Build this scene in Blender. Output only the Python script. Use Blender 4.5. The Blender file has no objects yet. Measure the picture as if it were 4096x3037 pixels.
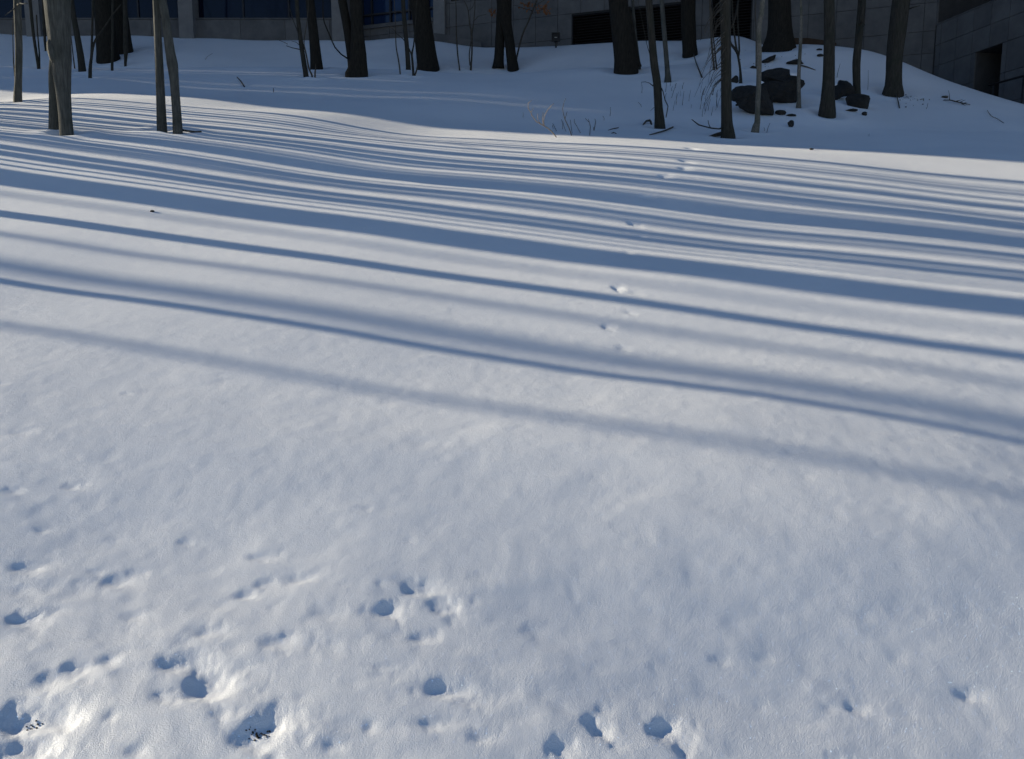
import bpy, math, random
import numpy as np
from mathutils import Vector

random.seed(7)
SC = bpy.context.scene
COL = SC.collection
R = math.radians

# ------------------------------------------------------------------ camera, sky, sun, exposure
PITCH = 8.0            # degrees the camera looks down (the ground climbs away from it)
CAM_Z = 1.6
FPX = 3194.0           # focal length in pixels of the 4096-wide photograph
cam_d = bpy.data.cameras.new('camera')
cam = bpy.data.objects.new('camera', cam_d); COL.objects.link(cam)
cam.location = (0, 0, CAM_Z); cam.rotation_euler = (R(90 - PITCH), 0, 0)
cam_d.sensor_width = 36.0; cam_d.lens = 36.0 * FPX / 4096.0
cam_d.clip_start = 0.05; cam_d.clip_end = 2000
SC.camera = cam

SUN_AZ = 74.0          # degrees to the left of the view direction
SUN_EL = 18.5
sun_dir = Vector((-math.sin(R(SUN_AZ)) * math.cos(R(SUN_EL)), math.cos(R(SUN_AZ)) * math.cos(R(SUN_EL)), math.sin(R(SUN_EL))))
world = bpy.data.worlds.new('World'); SC.world = world; world.use_nodes = True
wn = world.node_tree
sky = wn.nodes.new('ShaderNodeTexSky'); sky.sky_type = 'NISHITA'; sky.sun_disc = False
sky.sun_elevation = R(SUN_EL); sky.sun_rotation = math.atan2(sun_dir.x, sun_dir.y)
sky.air_density = 1.0; sky.dust_density = 0.0; sky.ozone_density = 4.0
bg = wn.nodes['Background']; bg.inputs['Strength'].default_value = 0.057
tint = wn.nodes.new('ShaderNodeMixRGB'); tint.blend_type = 'MULTIPLY'; tint.inputs['Fac'].default_value = 1.0
tint.inputs['Color2'].default_value = (1.0, 0.985, 1.02, 1)      # the camera's cool white balance in the shade
wn.links.new(sky.outputs['Color'], tint.inputs['Color1']); wn.links.new(tint.outputs['Color'], bg.inputs['Color'])
sl = bpy.data.lights.new('sun', 'SUN'); sl.energy = 5.0; sl.angle = R(0.53); sl.color = (1.0, 0.895, 0.70)
so = bpy.data.objects.new('sun', sl); COL.objects.link(so)
so.rotation_euler = (-sun_dir).to_track_quat('-Z', 'Y').to_euler(); so.location = (-30, 12, 25)
SC.view_settings.view_transform = 'Standard'; SC.view_settings.look = 'None'
SC.view_settings.exposure = 0.90; SC.view_settings.gamma = 1.0
SC.view_settings.use_curve_mapping = False

# ------------------------------------------------------------------ materials
def newmat(name):
    m = bpy.data.materials.new(name); m.use_nodes = True
    nt = m.node_tree; b = nt.nodes['Principled BSDF']
    return m, nt, b
def N(nt, typ, **kw):
    n = nt.nodes.new(typ)
    for k, v in kw.items():
        if k in n.inputs: n.inputs[k].default_value = v
        else: setattr(n, k, v)
    return n
def ramp(nt, fac, stops):
    r = nt.nodes.new('ShaderNodeValToRGB'); nt.links.new(fac, r.inputs['Fac'])
    e = r.color_ramp.elements
    while len(e) < len(stops): e.new(0.5)
    for i, (p, c) in enumerate(stops): e[i].position = p; e[i].color = (*c, 1)
    return r.outputs['Color']
def objcoord(nt, scale=(1, 1, 1)):
    t = nt.nodes.new('ShaderNodeTexCoord'); mp = nt.nodes.new('ShaderNodeMapping')
    mp.inputs['Scale'].default_value = scale
    nt.links.new(t.outputs['Object'], mp.inputs['Vector']); return mp.outputs['Vector']

def make_snow():
    m, nt, b = newmat('snow')
    v = objcoord(nt)
    n1 = N(nt, 'ShaderNodeTexNoise', Scale=1.3, Detail=4.0); nt.links.new(v, n1.inputs['Vector'])
    nt.links.new(ramp(nt, n1.outputs['Fac'], [(0.3, (0.80, 0.815, 0.84)), (0.7, (0.86, 0.87, 0.885))]), b.inputs['Base Color'])
    b.inputs['Roughness'].default_value = 0.5
    b.inputs['Specular IOR Level'].default_value = 0.45
    n2 = N(nt, 'ShaderNodeTexNoise', Scale=360.0, Detail=2.0, Roughness=0.7); nt.links.new(v, n2.inputs['Vector'])
    n3 = N(nt, 'ShaderNodeTexNoise', Scale=60.0, Detail=3.0, Roughness=0.6); nt.links.new(v, n3.inputs['Vector'])
    b1 = N(nt, 'ShaderNodeBump', Strength=0.9, Distance=0.0016); nt.links.new(n2.outputs['Fac'], b1.inputs['Height'])
    b2 = N(nt, 'ShaderNodeBump', Strength=0.4, Distance=0.002); nt.links.new(n3.outputs['Fac'], b2.inputs['Height'])
    nt.links.new(b1.outputs['Normal'], b2.inputs['Normal'])
    n4 = N(nt, 'ShaderNodeTexNoise', Scale=20.0, Detail=4.0, Roughness=0.65); nt.links.new(objcoord(nt, (0.6, 1.3, 1)), n4.inputs['Vector'])
    b3 = N(nt, 'ShaderNodeBump', Strength=0.3, Distance=0.005); nt.links.new(n4.outputs['Fac'], b3.inputs['Height']); nt.links.new(b2.outputs['Normal'], b3.inputs['Normal'])
    nt.links.new(b3.outputs['Normal'], b.inputs['Normal'])
    # scattered ice crystals that mirror the sun
    vo = N(nt, 'ShaderNodeTexVoronoi', Scale=230.0); nt.links.new(v, vo.inputs['Vector'])
    sep = N(nt, 'ShaderNodeSeparateColor'); nt.links.new(vo.outputs['Color'], sep.inputs['Color'])
    gt = N(nt, 'ShaderNodeMath', operation='GREATER_THAN'); gt.inputs[1].default_value = 0.91
    nt.links.new(sep.outputs['Red'], gt.inputs[0])
    lt = N(nt, 'ShaderNodeMath', operation='LESS_THAN'); lt.inputs[1].default_value = 0.30
    nt.links.new(vo.outputs['Distance'], lt.inputs[0])
    mu = N(nt, 'ShaderNodeMath', operation='MULTIPLY'); nt.links.new(gt.outputs[0], mu.inputs[0]); nt.links.new(lt.outputs[0], mu.inputs[1])
    vs_ = N(nt, 'ShaderNodeVectorMath', operation='SUBTRACT'); nt.links.new(vo.outputs['Color'], vs_.inputs[0]); vs_.inputs[1].default_value = (0.5, 0.5, 0.5)
    ge = N(nt, 'ShaderNodeNewGeometry')
    va = N(nt, 'ShaderNodeVectorMath', operation='ADD'); nt.links.new(vs_.outputs[0], va.inputs[0]); nt.links.new(ge.outputs['Normal'], va.inputs[1])
    vn = N(nt, 'ShaderNodeVectorMath', operation='NORMALIZE'); nt.links.new(va.outputs[0], vn.inputs[0])
    gl = N(nt, 'ShaderNodeBsdfGlossy', Roughness=0.22); gl.inputs['Color'].default_value = (0.9, 0.9, 0.9, 1)
    nt.links.new(vn.outputs[0], gl.inputs['Normal'])
    cm = N(nt, 'ShaderNodeCombineColor')
    sc = N(nt, 'ShaderNodeMath', operation='MULTIPLY'); sc.inputs[1].default_value = 0.9; nt.links.new(mu.outputs[0], sc.inputs[0])
    for ch in ('Red', 'Green', 'Blue'): nt.links.new(sc.outputs[0], cm.inputs[ch])
    nt.links.new(cm.outputs[0], gl.inputs['Color'])
    mx = N(nt, 'ShaderNodeAddShader'); nt.links.new(b.outputs[0], mx.inputs[0]); nt.links.new(gl.outputs[0], mx.inputs[1])
    nt.links.new(mx.outputs[0], nt.nodes['Material Output'].inputs['Surface'])
    return m
def make_bark(name, c0, c1, moss=None, zs=0.12, bump=1.0):
    m, nt, b = newmat(name)
    v = objcoord(nt, (1, 1, zs))
    n1 = N(nt, 'ShaderNodeTexNoise', Scale=70.0, Detail=6.0, Roughness=0.65); nt.links.new(v, n1.inputs['Vector'])
    v2 = objcoord(nt)
    n2 = N(nt, 'ShaderNodeTexNoise', Scale=5.0, Detail=5.0, Roughness=0.6); nt.links.new(v2, n2.inputs['Vector'])
    c = ramp(nt, n1.outputs['Fac'], [(0.32, c0), (0.68, c1)])
    if moss:
        mix = N(nt, 'ShaderNodeMixRGB'); mix.inputs['Color2'].default_value = (*moss, 1)
        f = ramp(nt, n2.outputs['Fac'], [(0.45, (0, 0, 0)), (0.68, (0.8, 0.8, 0.8))])
        nt.links.new(f, mix.inputs['Fac']); nt.links.new(c, mix.inputs['Color1']); c = mix.outputs['Color']
    nt.links.new(c, b.inputs['Base Color']); b.inputs['Roughness'].default_value = 0.9
    b.inputs['Specular IOR Level'].default_value = 0.15
    bp = N(nt, 'ShaderNodeBump', Strength=bump, Distance=0.012); nt.links.new(n1.outputs['Fac'], bp.inputs['Height'])
    nt.links.new(bp.outputs['Normal'], b.inputs['Normal'])
    return m
def make_plain(name, c0, c1, scale=8.0, rough=0.85, bump=0.3, dist=0.01, spec=0.3, metal=0.0):
    m, nt, b = newmat(name); v = objcoord(nt)
    n1 = N(nt, 'ShaderNodeTexNoise', Scale=scale, Detail=7.0, Roughness=0.65); nt.links.new(v, n1.inputs['Vector'])
    nt.links.new(ramp(nt, n1.outputs['Fac'], [(0.3, c0), (0.72, c1)]), b.inputs['Base Color'])
    b.inputs['Roughness'].default_value = rough; b.inputs['Specular IOR Level'].default_value = spec; b.inputs['Metallic'].default_value = metal
    n2 = N(nt, 'ShaderNodeTexNoise', Scale=scale * 6, Detail=5.0); nt.links.new(v, n2.inputs['Vector'])
    bp = N(nt, 'ShaderNodeBump', Strength=bump, Distance=dist); nt.links.new(n2.outputs['Fac'], bp.inputs['Height'])
    nt.links.new(bp.outputs['Normal'], b.inputs['Normal'])
    return m
M = {}
M['snow'] = make_snow()
M['dark'] = make_bark('dark_ridged_bark', (0.010, 0.0095, 0.008), (0.030, 0.027, 0.022))
M['grey'] = make_bark('grey_bark', (0.042, 0.043, 0.040), (0.105, 0.106, 0.096), (0.045, 0.049, 0.042))
M['brown'] = make_bark('grey_brown_bark', (0.020, 0.019, 0.016), (0.055, 0.051, 0.043), (0.027, 0.03, 0.023))
M['pale'] = make_bark('pale_bark', (0.09, 0.084, 0.073), (0.19, 0.178, 0.155), (0.065, 0.07, 0.055), zs=0.6, bump=0.5)
M['twig'] = make_plain('twig_bark', (0.035, 0.030, 0.024), (0.085, 0.072, 0.056), 20)
M['tan'] = make_plain('dry_tan_stem', (0.16, 0.12, 0.07), (0.28, 0.21, 0.13), 20)
M['rock'] = make_plain('dark_schist', (0.008, 0.008, 0.008), (0.030, 0.029, 0.027), 7, 0.85, 0.9, 0.02)
M['leaf'] = make_plain('dead_oak_leaf', (0.14, 0.055, 0.02), (0.30, 0.13, 0.055), 30)
M['concrete'] = make_plain('concrete_panel', (0.085, 0.086, 0.088), (0.135, 0.136, 0.136), 3.0, 0.9, 0.25, 0.004)
M['concrete2'] = make_plain('concrete_panel_b', (0.075, 0.076, 0.078), (0.12, 0.121, 0.122), 3.0, 0.9, 0.25, 0.004)
M['joint'] = make_plain('wall_joint', (0.045, 0.045, 0.046), (0.07, 0.07, 0.07), 6)
M['pier'] = make_plain('pale_concrete', (0.14, 0.141, 0.142), (0.2, 0.2, 0.198), 4.0, 0.9, 0.2, 0.003)
M['black'] = make_plain('black_louvre_paint', (0.008, 0.008, 0.009), (0.018, 0.018, 0.019), 10, 0.55, 0.1, 0.002)
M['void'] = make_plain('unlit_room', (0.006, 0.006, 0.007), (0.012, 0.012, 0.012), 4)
M['metal'] = make_plain('black_metal', (0.012, 0.012, 0.013), (0.03, 0.03, 0.03), 12, 0.5, 0.1, 0.001)
M['frame'] = make_plain('dark_window_frame', (0.015, 0.016, 0.02), (0.03, 0.032, 0.036), 10, 0.5, 0.1, 0.001)
M['soil'] = make_plain('bare_soil', (0.025, 0.02, 0.013), (0.075, 0.062, 0.042), 60, 0.95, 1.0, 0.01)
M['brownwall'] = make_plain('rusted_brown_kerb', (0.035, 0.022, 0.014), (0.06, 0.042, 0.03), 8)
m_, nt_, b_ = newmat('lamp_lens'); b_.inputs['Base Color'].default_value = (0.55, 0.55, 0.5, 1); b_.inputs['Roughness'].default_value = 0.15; M['lens'] = m_
def glass(name, col):
    m, nt, b = newmat(name)
    v = objcoord(nt); n1 = N(nt, 'ShaderNodeTexNoise', Scale=0.7, Detail=2.0); nt.links.new(v, n1.inputs['Vector'])
    nt.links.new(ramp(nt, n1.outputs['Fac'], [(0.3, tuple(c * 0.7 for c in col)), (0.7, col)]), b.inputs['Base Color'])
    b.inputs['Roughness'].default_value = 0.06; b.inputs['Specular IOR Level'].default_value = 0.35
    bp = N(nt, 'ShaderNodeBump', Strength=0.05, Distance=0.02); nt.links.new(n1.outputs['Fac'], bp.inputs['Height']); nt.links.new(bp.outputs['Normal'], b.inputs['Normal'])
    return m
M['glass'] = glass('dark_blue_glass', (0.003, 0.005, 0.018))
M['glass2'] = glass('blue_reflection_glass', (0.012, 0.03, 0.085))  # the blue reflection is put into the pane colour

# ------------------------------------------------------------------ object helpers
def mesh_obj(name, verts, faces, mat, parent=None, smooth=True):
    me = bpy.data.meshes.new(name); me.from_pydata([tuple(v) for v in verts], [], faces)
    if smooth: me.polygons.foreach_set('use_smooth', [True] * len(me.polygons))
    me.materials.append(M[mat]); o = bpy.data.objects.new(name, me); COL.objects.link(o)
    if parent is not None:
        o.parent = parent; o.location = tuple(-c for c in parent.location)
    return o
def tag(o, label=None, cat=None, group=None, kind=None):
    if label: o['label'] = label
    if cat: o['category'] = cat
    if group: o['group'] = group
    if kind: o['kind'] = kind
    return o
def empty(name, loc, label, cat, group=None):
    o = bpy.data.objects.new(name, None); COL.objects.link(o); o.location = loc; o.empty_display_size = 0.3
    return tag(o, label, cat, group)
class MB:
    def __init__(s): s.v = []; s.f = []
    def add(s, vs, fs):
        o = len(s.v); s.v += list(vs); s.f += [tuple(i + o for i in f) for f in fs]
    def build(s, name, mat, parent=None, smooth=True): return mesh_obj(name, s.v, s.f, mat, parent, smooth)

# ------------------------------------------------------------------ noise and terrain
def _hash(ix, iy, seed):
    h = (ix.astype(np.int64) * 374761393 + iy.astype(np.int64) * 668265263 + seed * 974711) & 0xffffffff
    h = ((h ^ (h >> 13)) * 1274126177) & 0xffffffff
    h = h ^ (h >> 16)
    return (h & 0xffff) / 65535.0 * 2 - 1
def vnoise(x, y, seed=0):
    x0 = np.floor(x); y0 = np.floor(y); fx = x - x0; fy = y - y0
    ux = fx * fx * fx * (fx * (fx * 6 - 15) + 10); uy = fy * fy * fy * (fy * (fy * 6 - 15) + 10)
    a = _hash(x0, y0, seed); b = _hash(x0 + 1, y0, seed); c = _hash(x0, y0 + 1, seed); d = _hash(x0 + 1, y0 + 1, seed)
    return (a * (1 - ux) + b * ux) * (1 - uy) + (c * (1 - ux) + d * ux) * uy
def fbm(x, y, seed, octs=3, gain=0.5):
    s = 0; a = 1
    for i in range(octs):
        ca, sa = math.cos(0.6 + i), math.sin(0.6 + i); k = 2.0 ** i
        s = s + a * vnoise((x * ca - y * sa) * k, (x * sa + y * ca) * k, seed + i * 17); a *= gain
    return s

KN = [(-40, [(15.5, 5.4), (16.6, 5.5), (21.3, 7.45), (24, 7.6), (60, 8)]),
      (-8, [(14.9, 5.2), (16.8, 5.15), (21.3, 7.48), (24, 7.6), (60, 8)]),
      (-3, [(14.5, 5.07), (16.5, 4.98), (21.3, 7.40), (24, 7.5), (60, 8)]),
      (0, [(14.2, 4.97), (16.2, 4.86), (20.5, 7.03), (24, 7.2), (60, 8)]),
      (3, [(14.0, 4.95), (15.7, 4.92), (19.5, 6.83), (24, 7.0), (60, 8)]),
      (5, [(12, 4.3), (14, 5.27), (15, 5.52), (16.2, 5.75), (18.6, 6.72), (24, 6.9), (60, 8)]),
      (6.2, [(12, 4.3), (14, 5.17), (15.5, 5.3), (18, 5.9), (24, 6), (60, 8)]),
      (7.1, [(8, 2.66), (10.5, 3.60), (11.3, 3.93), (12.5, 4.28), (14, 4.55), (18, 4.55), (24, 4.6), (60, 8)]),
      (8.2, [(8, 2.5), (10, 3.32), (11.3, 3.75), (13, 3.85), (18, 3.7), (24, 4.0), (60, 8)]),
      (14, [(8, 2.2), (10.5, 2.8), (18, 3.0), (24, 3.5), (60, 8)]),
      (40, [(9, 3.15), (10.5, 3.3), (18, 3.0), (24, 3.5), (60, 8)])]
GX0, GY0, GS = -50.0, -40.0, 0.5
gx = np.arange(GX0, 50.01, GS); gy = np.arange(GY0, 80.01, GS)
_rows = []
for xk, pr in KN:
    a_ = [(1.5, .66), (3, 1.27), (4, 1.65), (6, 2.36), (9.5, 3.34)] if xk < 5.5 else ([(1.5, .60), (4, 1.55), (8, 2.86)] if xk < 6.5 else [(1.5, .60), (4, 1.55)])
    ys = [-40, -25, -10, 0] + [p[0] for p in a_ + pr] + [90]; zs = [-5.5, -5.2, -3.7, 0] + [p[1] for p in a_ + pr] + [8]
    _rows.append(np.interp(gy, ys, zs))
_rows = np.array(_rows); _xk = [k[0] for k in KN]
HT = np.array([[0.0]] * 0)
HT = np.stack([np.interp(gx, _xk, _rows[:, j]) for j in range(len(gy))], axis=1)
def bspline(x, y):
    u = np.clip((x - GX0) / GS, 1.01, len(gx) - 3.01); v = np.clip((y - GY0) / GS, 1.01, len(gy) - 3.01)
    i = np.floor(u).astype(int); j = np.floor(v).astype(int); fu = u - i; fv = v - j
    def w(t): return [(1 - t) ** 3 / 6, (3 * t ** 3 - 6 * t ** 2 + 4) / 6, (-3 * t ** 3 + 3 * t ** 2 + 3 * t + 1) / 6, t ** 3 / 6]
    wu = w(fu); wv = w(fv); s = 0
    for a in range(4):
        for b in range(4): s = s + wu[a] * wv[b] * HT[i + a - 1, j + b - 1]
    return s
BUMPS = []     # (x, y, sx, sy, amplitude): drifts of the snow, filled in below
def ground(x, y):
    x = np.asarray(x, float); y = np.asarray(y, float)
    z = bspline(x, y)
    z = z - 0.04 * np.clip(x, -9, 7) * np.clip((13.5 - y) / 4, 0, 1) * np.clip((y + 12) / 8, 0, 1) * np.clip(y / 6, .35, 1)
    z = z + 0.085 * vnoise(x / 1.9 + 5.2, y / 2.6 + 1.7, 3) * np.clip((y - 3.5) / 4, 0.15, 1)
    z = z + 0.012 * vnoise(x / 1.1, y / 0.9, 11) + 0.02 * vnoise(x / 1.25 + 3, y / 0.85 + 9, 15) * np.clip((4.5 - y) / 1.5, 0, 1)
    for bx, by, sx, sy, a in BUMPS:
        z = z + a * np.exp(-((x - bx) / sx) ** 2 - ((y - by) / sy) ** 2)
    return z
cP, sP = math.cos(R(PITCH)), math.sin(R(PITCH))
def ray(px, py):
    cx = (px - 2048) / FPX; cy = (1518.5 - py) / FPX
    return cx, cP + cy * sP, cy * cP - sP
_ts = np.concatenate([np.linspace(0.8, 30, 2400)])
def at(px, py):
    "the point of the snow seen at photograph pixel (px, py)"
    dx, dy, dz = ray(px, py)
    X = dx / dy * _ts; Z = CAM_Z + dz / dy * _ts; G = ground(X, _ts)
    k = np.argmax(G > Z)
    if k == 0: k = len(_ts) - 1
    a = Z[k - 1] - G[k - 1]; b = G[k] - Z[k]; t = a / max(a + b, 1e-9)
    yy = _ts[k - 1] + (_ts[k] - _ts[k - 1]) * t; xx = dx / dy * yy
    return Vector((xx, yy, float(ground(xx, yy))))
def at_depth(px, py, Y):
    dx, dy, dz = ray(px, py); return Vector((dx / dy * Y, Y, CAM_Z + dz / dy * Y))
for px_, py_, sx_, sy_, a_ in ((3750, 2180, .75, .38, .055), (2350, 1800, 1.0, .40, .045), (3500, 2700, .6, .3, -.03), (500, 2150, .7, .35, -.03), (900, 470, 1.4, .7, .06), (1500, 640, 1.0, .8, -.04)):
    p_ = at(px_, py_); BUMPS.append((p_.x, p_.y, sx_, sy_, a_))      # low drifts of the snow
def pxsize(p):
    "metres per photograph pixel at a point"
    return (p.y * cP - (p.z - CAM_Z) * sP) / FPX

# ------------------------------------------------------------------ tubes
def resample(pts, rad, step):
    P = [pts[0]]; RR = [rad[0]]
    n = len(pts)
    for i in range(n - 1):
        p0 = pts[max(i - 1, 0)]; p1 = pts[i]; p2 = pts[i + 1]; p3 = pts[min(i + 2, n - 1)]
        L = (p2 - p1).length; k = max(1, int(L / step))
        for j in range(1, k + 1):
            t = j / k; t2 = t * t; t3 = t2 * t
            P.append(0.5 * ((2 * p1) + (p2 - p0) * t + (2 * p0 - 5 * p1 + 4 * p2 - p3) * t2 + (-p0 + 3 * p1 - 3 * p2 + p3) * t3))
            RR.append(rad[i] + (rad[i + 1] - rad[i]) * t)
    return P, RR
def tube(mb, pts, rad, n=8, rough=0.0, seed=0, flare=0.0, flare_h=0.15, z0=None, cap=True):
    up = Vector((0.13, 0.99, 0.05)); vs = []; m = len(pts); prev = None
    for i in range(m):
        t = (pts[min(i + 1, m - 1)] - pts[max(i - 1, 0)]).normalized()
        if prev is None:
            a = up if abs(t.dot(up)) < 0.9 else Vector((1, 0, 0))
            u = (a - t * a.dot(t)).normalized()
        else: u = (prev - t * prev.dot(t)).normalized()
        prev = u; w = t.cross(u)
        for k in range(n):
            an = 2 * math.pi * k / n; r = rad[i]
            if rough:
                ph = seed * 1.7
                s = (math.sin(3 * an + ph + 0.7 * pts[i].z) * 0.35 + math.sin(5 * an + ph * 2.3 - 1.1 * pts[i].z) * 0.25
                     + math.sin(7 * an + ph + 2.6 * pts[i].z) * 0.15 + math.sin(11 * an - ph + 9.0 * pts[i].z) * 0.10 + 0.25 * math.sin(4.3 * pts[i].z + ph + 2 * an))
                r *= 1 + rough * s
            if flare and z0 is not None:
                d = max(0.0, pts[i].z - z0)
                r *= 1 + flare * math.exp(-d / flare_h) * (1 + 0.45 * math.sin(3 * an + seed) + 0.25 * math.sin(5 * an + 2 * seed))
            vs.append(pts[i] + (u * math.cos(an) + w * math.sin(an)) * r)
    fs = []
    for i in range(m - 1):
        for k in range(n):
            k2 = (k + 1) % n; fs.append((i * n + k, i * n + k2, (i + 1) * n + k2, (i + 1) * n + k))
    if cap: fs.append(tuple(range(n - 1, -1, -1))); fs.append(tuple((m - 1) * n + k for k in range(n)))
    mb.add(vs, fs)
def limb(mb, p, d, L, r, rng, n=5, twigs=4, segs=6):
    pts = [p.copy()]; rad = [r]; q = p.copy(); dd = d.normalized()
    for i in range(segs):
        dd = (dd + Vector((rng.uniform(-.22, .22), rng.uniform(-.22, .22), rng.uniform(-.06, .26)))).normalized()
        q = q + dd * (L / segs); pts.append(q.copy()); rad.append(r * (1 - (i + 1) / segs * 0.88))
    tube(mb, pts, rad, n, cap=False)
    for k in range(twigs):
        i = rng.randint(1, segs); e = (pts[i] - pts[i - 1]).normalized()
        td = (e + Vector((rng.uniform(-1, 1), rng.uniform(-1, 1), rng.uniform(-.2, .8)))).normalized()
        limb2(mb, pts[i], td, L * rng.uniform(.22, .45), max(rad[i] * .55, 0.004), rng)
def limb2(mb, p, d, L, r, rng):
    pts = [p.copy()]; q = p.copy(); dd = d
    for i in range(4):
        dd = (dd + Vector((rng.uniform(-.25, .25), rng.uniform(-.25, .25), rng.uniform(-.1, .25)))).normalized()
        q = q + dd * (L / 4); pts.append(q.copy())
    tube(mb, pts, [r, r * .8, r * .6, r * .4, r * .2], 3, cap=False)

TREE_SPOTS = []     # (x, y, radius) of trunks: the snow dips round them
def tree(name, label, bark, px, H, cat='tree', group=None, flare=0.35, limbs=9, rough=0.07, low=None, stems=(), branches=(), depth_pt=None, n=16, crown=True, flare_h=0.16):
    """px: [(px, py, width)] up the trunk in photograph pixels, base first, standing on the snow at its base;
    above the picture the trunk goes on to height H with limbs."""
    rng = random.Random(hash(label) % 100000 if False else sum(ord(c) * (i + 1) for i, c in enumerate(label)))
    base = at(px[0][0], px[0][1] - 2); Y = base.y + 0.0
    k = pxsize(base); r0 = px[0][2] * k / 2
    Y = base.y + min(r0 * 0.5, 0.1)
    pts = [at_depth(a, b, Y) for a, b, w in px]; rad = [w * k / 2 for a, b, w in px]
    pts[0].z = float(ground(pts[0].x, pts[0].y))
    z0 = pts[0].z
    TREE_SPOTS.append((pts[0].x, pts[0].y, rad[0]))
    root = empty(name, pts[0], label, cat, group)
    d = (pts[-1] - pts[-2]).normalized() if len(pts) > 1 else Vector((0, 0, 1))
    topP, topR = pts[-1], rad[-1]
    allp = [pts[0] - Vector((0, 0, 0.35))] + pts; allr = [rad[0]] + rad
    hh = H - (topP.z - z0); q = topP.copy(); dd = d.copy(); segs = 7
    ups = []
    for i in range(segs):
        dd = (dd * 0.7 + Vector((rng.uniform(-.06, .06), rng.uniform(-.06, .06), 0.33))).normalized()
        q = q + dd * hh / segs; allp.append(q.copy()); allr.append(topR * (1 - (i + 1) / segs * 0.9)); ups.append((q.copy(), allr[-1]))
    lowpts = allp[:len(pts) + 1]; lowr = allr[:len(pts) + 1]
    P, RR = resample(lowpts, lowr, max(0.035, min(0.09, rad[0])))
    P2, R2 = resample(allp[len(pts):], allr[len(pts):], 0.35)
    mb = MB(); tube(mb, P + P2[1:], RR + R2[1:], n, rough, rng.uniform(0, 6), flare, flare_h, z0 + 0.02)
    mb.build('trunk', bark, root)
    for st in stems:
        sp = [at_depth(a, b, Y + dy_) for a, b, w, dy_ in st]; sr = [w * k / 2 for a, b, w, dy_ in st]
        e = sp[-1]; ext = st[0][1] > 100 and False
        P, RR = resample(sp, sr, 0.06); mb = MB(); tube(mb, P, RR, n, rough, rng.uniform(0, 6), 0.15, 0.1, sp[0].z); mb.build('stem', bark, root)
    if branches:
        for br in branches:
            sp = [at_depth(a, b, Y + dy_) for a, b, w, dy_ in br]; sr = [w * k / 2 for a, b, w, dy_ in br]
            P, RR = resample(sp, sr, 0.08); mb = MB(); tube(mb, P, RR, 6, 0.05, 1); mb.build('branch', bark, root)
    if crown:
        mb = MB()
        for i in range(limbs):
            j = rng.randint(1, segs - 1); p, r = ups[j]; f = rng.random(); p = p.lerp(ups[j - 1][0], f)
            if p.z - z0 < H * 0.3: continue
            a = rng.uniform(0, 2 * math.pi)
            limb(mb, p, Vector((math.cos(a), math.sin(a), rng.uniform(.3, .9))), H * rng.uniform(.16, .3), max(r * .5, 0.008), rng, 5, 4)
        if mb.v: mb.build('crown', bark if bark != 'pale' else 'grey', root)
    return root

# ------------------------------------------------------------------ snow drifts and tracks
TRACKS = []   # (px, py, w, h, depth factor)
def crop(x0, y0, s, lst):
    for cx, cy, w, h, d in lst: TRACKS.append((x0 + cx / s, y0 + cy / s, w / s, h / s, d))
DP, MD, SH = 0.29, 0.21, 0.11
crop(0, 2200, 1.974, [(205, 135, 230, 45, MD), (915, 235, 230, 105, MD), (615, 265, 110, 45, SH), (740, 175, 90, 35, SH), (185, 560, 220, 100, DP),
    (1060, 530, 180, 55, SH), (1650, 650, 170, 85, MD), (1490, 740, 110, 60, SH), (1830, 780, 120, 65, SH), (1460, 890, 300, 140, DP), (1640, 1060, 310, 190, DP),
    (270, 1320, 420, 280, DP), (200, 1580, 400, 180, DP), (1280, 1170, 170, 95, MD), (1740, 1310, 150, 105, MD), (2010, 1490, 330, 190, DP),
    (1070, 1610, 130, 85, MD), (1390, 1000, 60, 40, SH), (840, 880, 170, 80, MD), (600, 950, 250, 120, MD), (390, 1020, 220, 130, MD), (220, 1090, 260, 90, SH), (1000, 800, 120, 50, SH)])
crop(1000, 2200, 1.974, [(110, 260, 150, 75, MD), (370, 220, 190, 55, MD), (740, 275, 100, 45, SH), (1020, 270, 70, 40, MD), (1340, 290, 240, 100, DP),
    (1510, 435, 200, 125, DP), (1000, 480, 170, 90, MD), (1110, 460, 160, 110, DP), (1200, 355, 220, 45, SH), (180, 460, 75, 60, SH), (600, 520, 200, 65, SH), (-30, 350, 150, 65, MD),
    (230, 740, 290, 85, MD), (640, 780, 150, 100, SH), (1110, 680, 130, 100, SH), (1370, 690, 170, 85, MD), (1040, 935, 140, 40, MD), (1010, 1010, 150, 55, SH),
    (800, 1060, 120, 50, SH), (1560, 1110, 300, 135, DP), (1990, 1140, 150, 130, SH), (220, 1330, 330, 180, DP), (950, 1410, 120, 85, MD), (1130, 1420, 120, 85, SH),
    (1420, 1390, 120, 85, MD), (1620, 1360, 200, 75, SH), (1840, 1490, 180, 95, MD), (620, 1560, 130, 95, MD)])
crop(2000, 2200, 1.974, [(250, 620, 130, 105, SH), (950, 730, 100, 45, SH), (1450, 285, 90, 35, SH), (1720, 860, 115, 65, MD), (2090, 840, 100, 55, MD),
    (310, 1160, 130, 55, SH), (1820, 1170, 120, 45, SH), (2060, 1220, 100, 65, SH), (720, 1370, 150, 120, DP), (810, 1460, 130, 110, DP), (800, 1260, 90, 65, MD),
    (1310, 1440, 240, 190, DP), (460, 1580, 170, 115, DP), (910, 1570, 90, 65, MD), (1440, 1590, 150, 85, SH), (1200, 910, 100, 60, SH)])
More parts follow.
